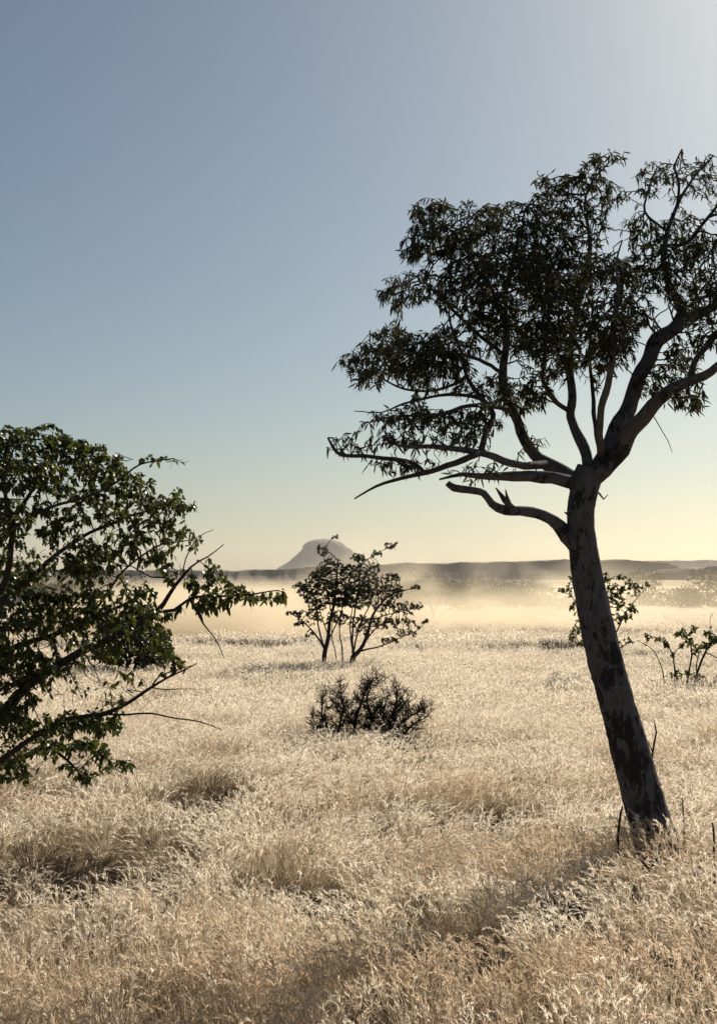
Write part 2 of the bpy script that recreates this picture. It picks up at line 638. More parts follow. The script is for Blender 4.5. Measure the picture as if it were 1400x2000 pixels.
def cloud(ells, Y0, per_px2, thick=.5):
    """attractors inside blobs given as (px, py, rx, ry, depth offset, density)"""
    out_ = []
    for cx, cy_, rx, ry, dy, dens in ells:
        n = int(per_px2 * math.pi * rx * ry * dens)
        k = 0
        while k < n:
            a, b, c = rng.uniform(-1, 1, 3)
            if a * a + b * b + c * c > 1:
                continue
            Y = Y0 + dy + c * max(thick, (rx + ry) / 2 * Y0 / F)
            out_.append(tuple(at(cx + a * rx, cy_ + b * ry, Y)))
            k += 1
    return out_


# ------------------------------------------------------------------ the leaning tree on the right
def leaning_tree():
    Y = 11.0
    root = thing('leaning_tree', tuple(at(1300, 1707, Y)), 'tall leaning tree with pale grey trunk and dark spreading crown of narrow leaves', 'tree')
    sk = Skeleton(Y)
    trunk = sk.limb([(1312, 1750, 0, 118), (1300, 1705, 0, 104), (1286, 1660, 0, 90), (1272, 1620, 0, 82), (1260, 1575, 0, 77), (1231, 1470, 0, 72), (1206, 1380, 0, 69), (1183, 1295, 0, 68),
                     (1164, 1215, 0, 64), (1149, 1140, 0, 61), (1139, 1080, 0, 57), (1134, 1030, 0, 52), (1134, 990, 0, 52), (1143, 945, 0, 58), (1152, 915, .0, 52)],
                    wiggle=.004, root=True, step=.035)
    limbs = []
    # two big arms to the right
    a1 = sk.limb([(1150, 945, 0, 44), (1176, 902, .05, 42), (1207, 835, .15, 37), (1237, 768, .3, 34), (1260, 712, .4, 33), (1284, 667, .5, 33), (1318, 637, .6, 30), (1356, 615, .7, 24), (1420, 588, .8, 18), (1500, 540, .9, 12)])
    a2 = sk.limb([(1155, 945, 0, 44), (1190, 905, -.1, 40), (1226, 852, -.2, 37), (1263, 803, -.35, 33), (1301, 769, -.5, 28), (1345, 747, -.6, 22), (1400, 714, -.8, 19), (1490, 660, -1, 13), (1560, 600, -1.1, 8)])
    a2b = sk.limb([(1339, 750, -.6, 14), (1361, 698, -.6, 13), (1400, 655, -.6, 11), (1450, 590, -.5, 8)])
    a1b = sk.limb([(1325, 634, .6, 24), (1330, 600, .7, 22), (1310, 560, .8, 16), (1296, 510, .8, 13), (1302, 450, .8, 10), (1322, 400, .9, 8), (1352, 350, .9, 5), (1392, 305, 1, 2.5)])
    a1c = sk.limb([(1300, 480, .8, 9), (1340, 475, .9, 9), (1375, 435, 1, 8), (1400, 400, 1.1, 6), (1440, 360, 1.1, 3)])
    a1d = sk.limb([(1318, 398, .9, 7), (1325, 360, .8, 6), (1316, 330, .8, 5), (1324, 305, .8, 4), (1330, 290, .8, 2.5)])
    a1e = sk.limb([(1298, 452, .8, 7), (1266, 425, .7, 6), (1258, 400, .6, 5), (1270, 360, .6, 4), (1284, 325, .6, 2.5)])
    # upright middle stems
    b1 = sk.limb([(1152, 920, 0, 26), (1141, 874, .1, 24), (1121, 838, .2, 21), (1114, 802, .3, 19), (1118, 764, .4, 19), (1112, 715, .5, 17), (1120, 640, .6, 14), (1136, 560, .6, 12), (1152, 480, .6, 9), (1140, 400, .6, 6), (1158, 350, .6, 4), (1195, 312, .6, 2.5)])
    b2 = sk.limb([(1166, 900, 0, 20), (1171, 860, -.3, 18), (1172, 808, -.5, 16), (1190, 736, -.7, 15), (1198, 640, -.8, 13), (1207, 560, -.8, 8), (1202, 510, -.8, 5), (1214, 470, -.8, 3)])
    b3 = sk.limb([(1166, 880, 0, 12), (1160, 820, .3, 10), (1157, 770, .5, 9), (1150, 700, .7, 7), (1156, 620, .8, 5)])
    b4 = sk.limb([(1114, 800, .3, 11), (1080, 780, .1, 11), (1060, 745, -.2, 10), (1064, 690, -.4, 9), (1070, 610, -.5, 7), (1064, 520, -.5, 5)])
    # big arm to the left
    c1 = sk.limb([(1143, 965, 0, 44), (1121, 944, 0, 38), (1090, 918, .05, 33), (1054, 896, .1, 28), (1026, 863, .2, 24), (1010, 824, .25, 22), (990, 786, .3, 20), (982, 747, .35, 20), (983, 709, .4, 18), (988, 654, .4, 15), (984, 585, .45, 12), (1000, 510, .5, 9), (1020, 440, .5, 5)])
    c2 = sk.limb([(1118, 942, 0, 30), (1090, 936, -.15, 28), (1059, 932, -.2, 27), (1000, 929, -.3, 22), (938, 930, -.4, 14), (900, 926, -.5, 9), (858, 936, -.5, 4)])
    c3 = sk.limb([(1056, 908, 0, 20), (1010, 906, -.4, 17), (938, 885, -.6, 15), (894, 877, -.7, 13), (850, 874, -.8, 11), (795, 872, -.9, 7), (760, 866, -1, 4)])
    c4 = sk.limb([(940, 886, -.6, 14), (905, 898, -.8, 14), (872, 908, -.9, 13), (828, 923, -1, 11), (784, 934, -1.1, 8), (734, 951, -1.2, 6), (692, 974, -1.3, 3)], grow_from=False)
    c5 = sk.limb([(828, 923, -1, 9), (811, 907, -1, 9), (767, 897, -1, 10), (712, 891, -1, 9), (668, 889, -1, 8), (652, 876, -1, 7), (641, 855, -1, 4)])
    c6 = sk.limb([(927, 883, -.6, 14), (949, 845, -.3, 13), (963, 810, -.1, 12), (938, 775, 0, 10), (912, 735, .1, 8), (900, 690, .1, 7), (880, 630, .1, 5)])
    c7 = sk.limb([(985, 800, .3, 11), (950, 793, -.2, 10), (916, 791, -.4, 9), (866, 807, -.5, 8), (811, 813, -.5, 6), (762, 813, -.5, 4), (722, 826, -.5, 2.5)])
    c8 = sk.limb([(962, 790, -.1, 10), (930, 775, .3, 9), (894, 770, .5, 8), (839, 776, .6, 6), (790, 788, .6, 5), (745, 805, .6, 3), (690, 803, .6, 2)])
    c9 = sk.limb([(912, 738, .1, 9), (880, 752, .4, 7), (835, 765, .5, 6), (790, 760, .5, 5), (740, 735, .5, 4), (700, 715, .5, 2.5)])
    c10 = sk.limb([(984, 690, .4, 10), (930, 650, .5, 8), (880, 600, .6, 7), (840, 560, .6, 5), (800, 530, .7, 3)])
    c11 = sk.limb([(990, 610, .4, 9), (950, 550, .0, 8), (915, 500, -.2, 7), (890, 460, -.3, 5), (850, 430, -.4, 3)])
    c12 = sk.limb([(982, 725, .4, 9), (930, 700, -.2, 8), (870, 690, -.5, 7), (800, 690, -.7, 5), (735, 690, -.8, 3)])
    for ids in (a1, a2, a2b, a1b, a1c, a1d, a1e, b1, b2, b3, b4, c1, c2, c3, c4, c5, c6, c7, c8, c9, c10, c11, c12):
        limbs.append(ids)
    # the broken stub that bends down to the left
    d1 = sk.limb([(1138, 1085, 0, 40), (1108, 1045, 0, 36), (1075, 1017, -.1, 24), (1037, 1001, -.2, 22), (987, 996, -.3, 21), (960, 984, -.3, 17), (943, 963, -.35, 16), (916, 956, -.4, 15), (886, 953, -.4, 16), (873, 944, -.4, 13)], wiggle=.003, step=.045)
    d2 = sk.limb([(1003, 996, -.3, 16), (990, 984, -.32, 14), (980, 970, -.33, 10), (968, 953, -.34, 3)], wiggle=.001, step=.03)
    d3 = sk.limb([(995, 988, -.3, 12), (990, 972, -.32, 7), (987, 956, -.33, 2)], wiggle=.001, step=.03)
    V, Fc = limb_mesh(sk, trunk, .06, 72)
    tr = part('trunk', V, Fc, M_BARK, root)
    for ids in limbs:
        V, Fc = limb_mesh(sk, ids, .06)
        part('limb', V, Fc, M_BARK if max(sk.rad[i] for i in ids) > .03 else M_TWIG, root)
    V, Fc = limb_mesh(sk, d1, .09, 18)
    st = tag(part('limb', V, Fc, M_BARK, root), 'dead broken limb stub without leaves')
    for ids in (d2, d3):
        V, Fc = limb_mesh(sk, ids, .1, 9)
        part('splinter', V, Fc, M_BARK, root, sub=st)
    for pts in ([(1276, 814, -.4, 2.2), (1290, 838, -.4, 1.8), (1304, 862, -.4, 1.6), (1312, 884, -.4, 1)], [(1169, 963, 0, 5), (1178, 975, -.1, 3), (1187, 966, -.1, 1.5)],
                [(1116, 1002, -.05, 6), (1106, 1003, -.1, 5), (1102, 1000, -.1, 3)], [(735, 566, .5, 3), (742, 545, .5, 2.5), (730, 530, .5, 1.5)]):
        V, Fc = [], []
        P = [at(a, b, Y + c) for a, b, c, w in pts]
        tube(V, Fc, P, [w / 2 * Y / F for *_, w in pts], 5)
        if pts[0][0] != 735:
            part('hanging_twig', V, Fc, M_TWIG, root)
    E = [(845, 420, 55, 38, .0, 1), (930, 425, 62, 36, -.3, 1), (860, 470, 75, 35, -.3, .9), (905, 480, 70, 40, .4, .8), (800, 490, 28, 22, -.2, .8),
         (1000, 440, 60, 50, .4, 1), (1080, 400, 50, 45, .5, 1), (1100, 360, 42, 26, .5, 1), (1060, 350, 20, 12, .5, .5), (1150, 345, 30, 30, .6, .7), (1165, 308, 20, 14, .6, .8), (1205, 303, 18, 12, .6, .8),
         (1190, 380, 30, 30, .6, .5), (1130, 440, 55, 55, .4, 1), (1060, 480, 70, 50, .0, 1),
         (1240, 445, 28, 28, .5, .9), (1275, 470, 50, 40, .7, 1), (1340, 455, 50, 45, .9, .9), (1270, 350, 28, 40, .6, .6), (1330, 340, 50, 40, .9, .22), (1385, 345, 35, 45, 1, .45), (1440, 380, 50, 70, 1, .5),
         (850, 555, 80, 42, .2, 1), (775, 570, 38, 40, .4, .7), (750, 575, 16, 18, .4, .6), (920, 560, 75, 55, -.1, 1), (1000, 560, 80, 65, .6, 1), (1010, 520, 70, 50, -.6, .8), (1090, 540, 85, 75, .2, 1), (1100, 590, 75, 60, -.6, .8), (1180, 545, 65, 60, -.5, 1), (1260, 530, 65, 50, .6, 1), (1330, 520, 60, 40, .5, .8), (1390, 500, 50, 50, .2, .6),
         (765, 655, 45, 25, .5, 1), (690, 705, 36, 20, .4, 1), (740, 700, 60, 38, .0, 1.1), (715, 735, 35, 20, .4, .7), (820, 690, 75, 45, -.4, 1.1), (880, 670, 60, 40, .4, .8), (800, 730, 60, 25, .5, .8), (870, 720, 60, 28, -.5, .6),
         (1010, 660, 70, 50, .7, .8), (1060, 650, 60, 50, -.5, .7), (1120, 660, 60, 55, .2, .9), (1190, 640, 60, 55, -.9, .9), (1240, 610, 45, 40, .4, .9), (1210, 680, 40, 35, -.4, .7), (1080, 715, 70, 30, .6, .7), (1170, 700, 35, 30, .2, .6), (960, 610, 60, 50, .2, .8), (1330, 580, 40, 26, .3, .6), (1400, 580, 60, 45, 0, .6),
         (950, 755, 70, 28, .4, .5), (1030, 765, 50, 25, -.4, .5), (790, 815, 75, 25, .0, .3), (850, 820, 90, 30, -.4, .3), (930, 830, 50, 30, -.3, .5), (770, 860, 55, 22, -.8, .4), (690, 870, 30, 22, -.8, .35), (650, 870, 14, 22, -1, .8), (840, 860, 80, 22, -.6, .45), (900, 850, 40, 25, 0, .4), (1040, 860, 30, 12, -.1, .3), (1010, 790, 40, 22, .5, .3), (800, 905, 60, 14, -1, .4), (735, 905, 20, 12, -1, .5),
         (940, 915, 70, 10, -.3, .25), (1330, 700, 40, 45, .3, .35), (1320, 770, 35, 22, -.5, .5), (1280, 740, 30, 30, .2, .25), (1390, 640, 50, 50, -.4, .3), (1350, 785, 25, 18, -.6, .5),
         (1480, 480, 80, 110, .4, .5), (1520, 600, 80, 90, -.6, .5), (1580, 520, 70, 90, 0, .4)]
    attr = cloud([(a, b, c, d, e, max(f, .75) * 1.2) for a, b, c, d, e, f in E], Y, .04, .35)
    seeds = [i for ids in limbs for i in ids[len(ids) // 3:]]
    seeds = [i for i in seeds if i not in set(c4)]
    n0, n, kids, tips = sk.grow(attr, seeds, step=.055, infl=.4, kill=.062, iters=90, tip=.0034, power=.43, jitter=.42, cap=.018)
    V, Fc = twig_mesh(sk, n0, n, kids)
    crown = part('crown', V, Fc, M_TWIG, root)
    V, Fc = foliage(sk, n0, n, tips, 3.7, .074, .0165, .5, .52, 3, .25, patchy=lambda p: max(.2, min(1.35, 1.05 + 1.6 * mnoise.noise(p * 2.3) + .5 * mnoise.noise(p * 6))) * (.52 if p.z < 4.0 and p.x < 1.7 else (.5 if p.x > 2.35 and p.z > 6.1 else 1.)))
    part('foliage', V, Fc, M_LEAF, root, smooth_shade=False, sub=crown)
    print('leaning tree', n, len(Fc) // 3)


leaning_tree()


# ------------------------------------------------------------------ the near leafy tree at the left edge
def left_tree():
    Y = 11.0
    base = at(-190, 1700, Y)
    root = thing('broadleaf_tree', tuple(base), 'bushy green broadleaf tree reaching in from the side, low twigs over the grass', 'tree')
    sk = Skeleton(Y)
    L = []
    L.append(sk.limb([(-190, 1705, 0, 70), (-170, 1600, 0, 60), (-150, 1520, 0, 54), (-140, 1440, 0, 48), (-120, 1330, .1, 40), (-90, 1200, .2, 32), (-70, 1060, .3, 24), (-40, 940, .3, 14), (0, 870, .3, 6)], root=True))
    trunk = L.pop()
    L.append(sk.limb([(-150, 1520, 0, 34), (-60, 1440, -.1, 26), (0, 1396, -.2, 22), (56, 1340, -.3, 20), (120, 1296, -.4, 18), (180, 1265, -.45, 17), (240, 1233, -.5, 15), (291, 1208, -.5, 14), (320, 1178, -.5, 10), (343, 1143, -.5, 8), (373, 1107, -.5, 4), (405, 1088, -.5, 3), (436, 1064, -.5, 2)]))
    L.append(sk.limb([(300, 1200, -.5, 8), (340, 1192, -.55, 7), (370, 1170, -.6, 6), (429, 1164, -.6, 5), (493, 1160, -.6, 4), (545, 1155, -.6, 2.5)]))
    L.append(sk.limb([(-150, 1530, 0, 30), (-60, 1510, -.3, 17), (0, 1487, -.5, 13), (64, 1440, -.6, 11), (129, 1406, -.7, 9), (206, 1394, -.8, 10), (249, 1374, -.8, 8), (296, 1344, -.8, 6), (343, 1316, -.8, 4), (383, 1295, -.8, 2)]))
    dead = [sk.limb([(206, 1394, -.8, 5), (250, 1396, -.8, 4.5), (296, 1393, -.8, 4), (350, 1402, -.8, 3.4), (390, 1409, -.8, 3), (432, 1426, -.8, 1.6)]),
            sk.limb([(296, 1344, -.8, 4), (310, 1322, -.8, 3.4), (345, 1308, -.8, 2.6), (375, 1300, -.8, 1.4)]),
            sk.limb([(300, 1342, -.8, 3), (325, 1347, -.8, 2.4), (384, 1346, -.8, 1.4)]),
            sk.limb([(383, 1190, -.6, 5), (392, 1204, -.6, 8), (398, 1218, -.6, 3.4), (418, 1244, -.6, 2.6), (438, 1284, -.6, 1.6)]),
            sk.limb([(366, 1130, -.5, 3), (362, 1090, -.5, 2.6), (385, 1050, -.5, 2), (418, 1034, -.5, 1.4)]),
            sk.limb([(206, 940, .3, 3), (248, 900, .3, 2.2), (240, 890, .3, 1.8), (226, 884, .3, 1.4)])]
    L.append(sk.limb([(-120, 1530, 0, 22), (0, 1500, .1, 15), (86, 1458, .1, 11), (120, 1475, .0, 7), (141, 1494, 0, 5), (165, 1524, 0, 2.5)]))
    L.append(sk.limb([(-110, 1290, .1, 22), (-40, 1210, -.3, 17), (9, 1143, -.5, 14), (21, 1066, -.6, 13), (30, 1031, -.6, 12), (14, 989, -.6, 9), (10, 930, -.6, 7), (30, 870, -.6, 4)]))
    L.append(sk.limb([(30, 1031, -.6, 9), (86, 997, -.6, 7), (163, 971, -.5, 6), (223, 946, -.4, 5), (274, 907, -.4, 4), (340, 895, -.4, 2)]))
    L.append(sk.limb([(-140, 1420, 0, 26), (-60, 1310, .3, 20), (20, 1268, .5, 14), (86, 1246, .6, 11), (171, 1218, .7, 9), (240, 1181, .7, 7), (300, 1150, .7, 4)]))
    L.append(sk.limb([(-120, 1330, .1, 22), (-30, 1220, .6, 16), (60, 1130, .9, 12), (130, 1070, 1, 9), (200, 1030, 1, 7), (280, 1000, 1, 5), (345, 990, 1, 3)]))
    L.append(sk.limb([(-90, 1200, .2, 16), (0, 1060, .9, 11), (60, 960, 1.1, 8), (110, 890, 1.1, 4)]))
    L.append(sk.limb([(171, 1218, .7, 6), (230, 1130, .6, 5), (300, 1070, .5, 4), (370, 1055, .4, 2)]))
    L.append(sk.limb([(-140, 1440, 0, 26), (-260, 1300, -.1, 20), (-360, 1150, -.2, 14), (-420, 1020, -.2, 8)]))
    L.append(sk.limb([(-90, 1180, .2, 16), (-180, 1050, 0, 12), (-230, 940, 0, 7), (-260, 880, 0, 4)]))
    V, Fc = limb_mesh(sk, trunk, .06, 18)
    part('trunk', V, Fc, M_DARKBARK, root)
    for ids in L:
        V, Fc = limb_mesh(sk, ids, .06)
        part('branch', V, Fc, M_DARKBARK, root)
    for ids in dead:
        V, Fc = limb_mesh(sk, ids, .05)
        tag(part('branch', V, Fc, M_DEADWOOD, root), 'thin bare dead twig')
    E = [(20, 880, 75, 40, .2, 1), (110, 880, 60, 36, .3, 1), (60, 930, 90, 40, -.3, 1), (170, 905, 45, 30, .5, .9), (215, 915, 40, 30, .2, .9), (80, 850, 40, 12, 0, .7), (300, 897, 40, 10, -.4, .8), (350, 897, 14, 8, -.4, .9),
         (150, 950, 70, 35, .6, .9), (250, 950, 55, 28, .6, .9), (310, 985, 42, 22, .8, .9), (340, 995, 20, 14, .8, .8), (220, 1000, 80, 28, .9, .7), (110, 1010, 70, 40, 0, .5), (20, 1030, 50, 70, -.8, .6),
         (290, 1040, 60, 32, .6, .9), (360, 1050, 35, 25, .3, .9), (385, 1062, 14, 14, .3, .8), (220, 1060, 80, 38, .2, 1), (130, 1085, 80, 40, .6, 1), (40, 1110, 60, 50, .8, .9), (180, 1110, 60, 25, -.3, .8), (300, 1090, 45, 20, .3, .7),
         (340, 1120, 40, 22, -.5, .9), (400, 1140, 40, 18, -.6, .8), (430, 1165, 60, 14, -.6, 1.3), (500, 1163, 50, 12, -.6, 1.3), (550, 1160, 16, 9, -.6, 1.4), (410, 1185, 35, 10, -.6, .9), (415, 1115, 30, 10, -.6, .7),
         (60, 1190, 90, 45, .3, 1.1), (160, 1170, 70, 40, .3, 1.1), (240, 1160, 60, 30, .6, .9), (30, 1240, 70, 50, -.5, 1), (120, 1230, 60, 35, .7, .9), (200, 1210, 60, 30, .3, .8), (280, 1190, 40, 20, .3, .6),
         (50, 1310, 70, 40, -.2, .9), (120, 1300, 50, 25, .5, .8), (190, 1280, 50, 22, -.3, .7), (320, 1262, 12, 10, -.5, .8), (60, 1345, 45, 22, -.3, 1), (120, 1300, 45, 24, -.5, 1), (180, 1262, 40, 22, -.6, 1), (240, 1228, 36, 18, -.6, 1), (10, 1400, 50, 26, -.3, 1), (290, 1200, 30, 14, -.6, .9), (240, 1265, 30, 10, -.5, .8), (20, 1370, 50, 40, -.5, .8),
         (200, 1330, 30, 10, -.5, .5), (260, 1345, 22, 12, -.8, .8), (220, 1370, 30, 12, -.8, .7), (40, 1430, 60, 30, -.4, 1), (110, 1420, 55, 25, -.5, 1.1), (180, 1410, 45, 20, -.7, 1.1), (225, 1415, 22, 16, -.7, 1), (90, 1465, 60, 22, -.1, 1), (170, 1455, 40, 16, 0, .8), (20, 1480, 40, 26, -.3, .9), (150, 1500, 30, 14, 0, .8), (210, 1495, 28, 8, 0, .9), (250, 1490, 10, 8, 0, 1), (30, 1510, 50, 10, -.2, .7),
         (-80, 900, 90, 70, 0, .7), (-180, 960, 110, 90, 0, .7), (-100, 1080, 100, 90, .4, .7), (-280, 1100, 120, 110, -.2, .6), (-60, 1250, 80, 90, .2, .6), (-240, 1280, 110, 90, -.2, .5), (-380, 1050, 90, 90, -.2, .5), (-60, 1420, 60, 60, 0, .6)]
    SPRAY = [(78, 832, 14, 9, .2, 1.6), (30, 838, 16, 10, 0, 1.5), (128, 848, 16, 9, .3, 1.5), (168, 866, 14, 10, .4, 1.5), (200, 872, 14, 10, .4, 1.4), (225, 893, 12, 9, .3, 1.3), (322, 890, 16, 6, -.4, 1.8), (352, 896, 14, 7, -.4, 1.8), (362, 985, 14, 8, .7, 1.5), (345, 960, 12, 8, .6, 1.3), (393, 1048, 10, 12, .4, 1.6), (380, 1070, 14, 10, .3, 1.5),
             (330, 1020, 18, 8, .7, 1.3), (440, 1130, 14, 8, -.6, 1.5), (470, 1150, 22, 7, -.6, 1.4), (525, 1165, 22, 8, -.6, 1.5), (300, 1258, 10, 12, -.6, 1.4), (335, 1275, 8, 12, -.5, 1.5), (255, 1325, 16, 8, -.6, 1.2), (215, 1345, 22, 6, -.6, 1.2), (160, 1520, 8, 10, 0, 1.5), (252, 1492, 10, 9, 0, 1.6), (140, 1350, 40, 12, -.4, .6)]
    attr = cloud([(a, b, c, d, e, f * (.85 if b < 1180 else 1.4)) for a, b, c, d, e, f in E + SPRAY], Y, .05, .3)
    seeds = [i for ids in L for i in ids[len(ids) // 4:]] + trunk[len(trunk) // 2:]
    n0, n, kids, tips = sk.grow(attr, seeds, step=.06, infl=.4, kill=.068, iters=90, tip=.0024, power=.43, jitter=.34, cap=.014)
    V, Fc = twig_mesh(sk, n0, n, kids)
    crown = part('crown', V, Fc, M_DARKBARK, root)
    V, Fc = foliage(sk, n0, n, tips, 4.8, .058, .030, .6, .5, 3, .25, patchy=lambda p: max(.08, min(1.35, .9 + 2.3 * mnoise.noise(Vector((p.x * 1.5, p.y * 1.5, p.z * 3.2))) + .5 * mnoise.noise(p * 5))) * (.85 if p.x > -2.35 and p.z > 2.9 else 1.))
    part('foliage', V, Fc, M_MOPANE, root, smooth_shade=False, sub=crown)
    print('left tree', n, len(Fc) // 3)


left_tree()


def spikes(sk, L, dens):
    """stiff straight dead twigs standing off the stems, each with a few side twigs"""
    n0 = len(sk.pos)
    kids = {}

    def twig(i, d, ln, r, lvl):
        k = 3 if lvl else 4
        par = i
        nodes = []
        for q in range(1, k + 1):
            d = d + rng.normal(0, .16, 3); d[2] += .03; d = d / np.linalg.norm(d)
            sk.pos.append(tuple(np.array(sk.pos[par]) + d * ln / k)); sk.par.append(par); sk.rad.append(r * (1.05 - .75 * q / k))
            par = len(sk.pos) - 1
            nodes.append((par, d))
        if lvl < 2:
            for par, d in nodes[:-1]:
                for _ in range(2 if rng.random() < .6 else 1):
                    v = d * .7 + rng.normal(0, .62, 3); v[2] += .15
                    twig(par, v / np.linalg.norm(v), ln * rng.uniform(.4, .7), r * .68, lvl + 1)
    for ids in L:
        for i in ids[int(len(ids) * .2):]:
            p_, q_ = np.array(sk.pos[i]), np.array(sk.pos[sk.par[i]])
            ax = (p_ - q_) / max(1e-6, np.linalg.norm(p_ - q_))
            for _ in range(rng.poisson(dens)):
                v = ax * .35 + rng.normal(0, .8, 3); v[2] = abs(v[2]) * .8 + .1
                twig(i, v / np.linalg.norm(v), rng.uniform(.12, .28), min(.0085, sk.rad[i] * .75), 0)
    n = len(sk.pos)
    K = [[] for _ in range(n)]
    for i in range(n0, n):
        K[sk.par[i]].append(i)
    return n0, n, K, np.ones(n)


# ------------------------------------------------------------------ smaller trees and shrubs on the plain
def shrub(name, Y, base_px, stems, ells, label, cat, group=None, dens=.03, boost=1., slim=.8, leaf=(.085, .05), per=2.2, step=None, tip=.006, mat=M_SHRUB, bark=M_DARKBARK, thick=None, leafy=True, max_tips=2, kill=1.3, keep=1., cap=.03, patchy=None, jitter=.3, spiky=0):
    s = Y / F
    stems = [[(a, c, d, w * slim) for a, c, d, w in st] for st in stems]
    b = at(*base_px, Y)
    b.z = gz(b.x, b.y)
    root = thing(name, tuple(b), label, cat, group)
    sk = Skeleton(Y)
    L = []
    gpy = HORIZON + CAM_H * F / Y
    for k, st in enumerate(stems):
        if st[0][3] < 0:
            w0 = st[0][3]
            st = [(st[0][0] - .25 * (st[1][0] - st[0][0]), gpy + 4, st[0][2], w0 * 1.05), (st[0][0], st[0][1], st[0][2], -w0)] + st[1:]
        L.append(sk.limb(st, wiggle=.01, root=(st[0][3] < 0 or k == 0), step=max(.06, 3 * s)) if st[0][3] > 0 else sk.limb([(a, c, d, abs(w)) for a, c, d, w in st], wiggle=.01, root=True, step=max(.06, 3 * s)))
    for ids in L:
        V, Fc = limb_mesh(sk, ids, .06)
        part('stem', V, Fc, bark, root)
    step = step or 4.2 * s
    attr = cloud(ells, Y, dens * boost, thick or .3)
    n0, n, kids, tips = spikes(sk, L, spiky) if spiky else sk.grow(attr, [i for ids in L for i in ids[len(ids) // 4:]], step=step, infl=step * 7, kill=step * kill, iters=70, tip=tip, power=.4, jitter=jitter, cap=cap)
    V, Fc = twig_mesh(sk, n0, n, kids)
    crown = part('crown', V, Fc, bark, root)
    if leafy:
        V, Fc = foliage(sk, n0, n, tips, per, leaf[0], leaf[1], .15, .6, max_tips, .15, keep, patchy=patchy)
        part('foliage', V, Fc, mat, root, smooth_shade=False, sub=crown)
    print(name, n)
    return root


# several dark stems, the tree in the middle of the picture
shrub('multi_stemmed_tree', 33.5, (664, 1302),
      [[(634, 1304, 0, -13), (634, 1275, 0, 13), (640, 1250, 0, 11), (644, 1214, .2, 9), (652, 1180, .3, 8), (657, 1135, .3, 6), (660, 1095, .3, 4)],
       [(634, 1272, 0, 8), (626, 1252, -.2, 6), (610, 1232, -.4, 5), (592, 1214, -.5, 4), (568, 1198, -.6, 2)],
       [(630, 1262, 0, 6), (622, 1225, .4, 5), (618, 1180, .6, 4), (604, 1140, .7, 2.5)],
       [(660, 1090, .3, 3), (648, 1082, .3, 2.6), (636, 1072, .3, 2.2), (646, 1055, .3, 1.8), (658, 1047, .3, 1.2)],
       [(660, 1304, .3, -3), (654, 1270, .3, 3), (648, 1240, .3, 2.6), (650, 1190, .2, 2)],
       [(668, 1304, -.2, -4), (668, 1265, -.2, 4), (663, 1235, -.2, 3.4), (668, 1190, -.3, 2.5), (676, 1140, -.3, 2)],
       [(688, 1304, 0, -16), (690, 1283, 0, 15), (704, 1268, 0, 11), (717, 1240, -.2, 9), (726, 1206, -.3, 7), (743, 1180, -.4, 5.5), (769, 1159, -.5, 4), (818, 1147, -.6, 2)],
       [(689, 1285, 0, 8), (688, 1240, .4, 6), (692, 1200, .6, 5), (700, 1150, .7, 4), (706, 1105, .7, 3), (734, 1082, .7, 2.4), (758, 1070, .7, 1.8), (776, 1057, .7, 1)],
       [(704, 1276, 0, 6), (743, 1262, .2, 4), (786, 1244, .3, 3), (812, 1232, .3, 2), (835, 1212, .3, 1.2)],
       [(640, 1255, .1, 5), (656, 1220, .4, 4), (672, 1180, .6, 3), (684, 1130, .7, 2.2)], [(642, 1240, 0, 4), (628, 1205, -.4, 3.2), (614, 1165, -.6, 2.6), (590, 1145, -.7, 1.6)],
       [(648, 1205, .2, 4), (640, 1165, -.2, 3), (634, 1120, -.3, 2)], [(692, 1280, .1, 6), (700, 1230, .5, 4.5), (722, 1180, .8, 3.4), (738, 1130, .9, 2.4)], [(700, 1272, .1, 5), (730, 1232, .5, 4), (762, 1205, .7, 3), (792, 1175, .8, 2)],
       [(690, 1282, 0, 5), (684, 1230, -.5, 4), (690, 1180, -.7, 3), (716, 1120, -.8, 2)],
       [(726, 1210, -.3, 4), (760, 1200, -.1, 3), (800, 1190, 0, 2), (826, 1186, 0, 1)]],
      [(600, 1150, 24, 18, .3, 1), (630, 1130, 28, 26, .3, 1.2), (650, 1105, 24, 16, .3, 1.2), (620, 1170, 30, 20, -.3, 1), (590, 1145, 18, 8, .2, .8), (575, 1197, 16, 5, -.5, 1), (585, 1217, 14, 6, -.4, .8), (598, 1242, 10, 4, -.3, .8), (610, 1200, 24, 16, -.4, .5),
       (632, 1075, 14, 12, .3, .5), (656, 1048, 6, 4, .3, 1), (690, 1120, 30, 22, .5, 1.1), (700, 1090, 16, 9, .6, 1), (735, 1080, 14, 6, .7, 1), (764, 1066, 12, 6, .7, .9), (730, 1110, 14, 16, .5, .6),
       (665, 1160, 30, 28, -.2, 1.1), (700, 1160, 30, 30, .3, 1.1), (735, 1145, 26, 22, -.4, 1), (765, 1130, 20, 12, -.4, .9), (770, 1155, 24, 14, -.4, .9), (812, 1147, 12, 4, -.6, 1.2), (750, 1180, 26, 16, -.1, .8), (790, 1185, 22, 12, 0, .8), (820, 1185, 10, 6, 0, 1),
       (740, 1215, 28, 14, .2, .6), (785, 1215, 26, 10, .2, .7), (830, 1212, 8, 4, .3, 1), (800, 1236, 18, 6, .3, .8), (760, 1250, 20, 7, .2, .6), (660, 1205, 24, 16, 0, .6), (700, 1215, 22, 18, .3, .5)],
      'multi stemmed dark tree standing alone behind the dead bush in mid plain', 'tree', dens=.045, boost=3.2, leaf=(.055, .036), per=6.0, step=.055, kill=1.0, jitter=.42, tip=.006, slim=.7, patchy=lambda p: max(.3, min(1.3, .85 + 1.2 * mnoise.noise(p * 2.8))))

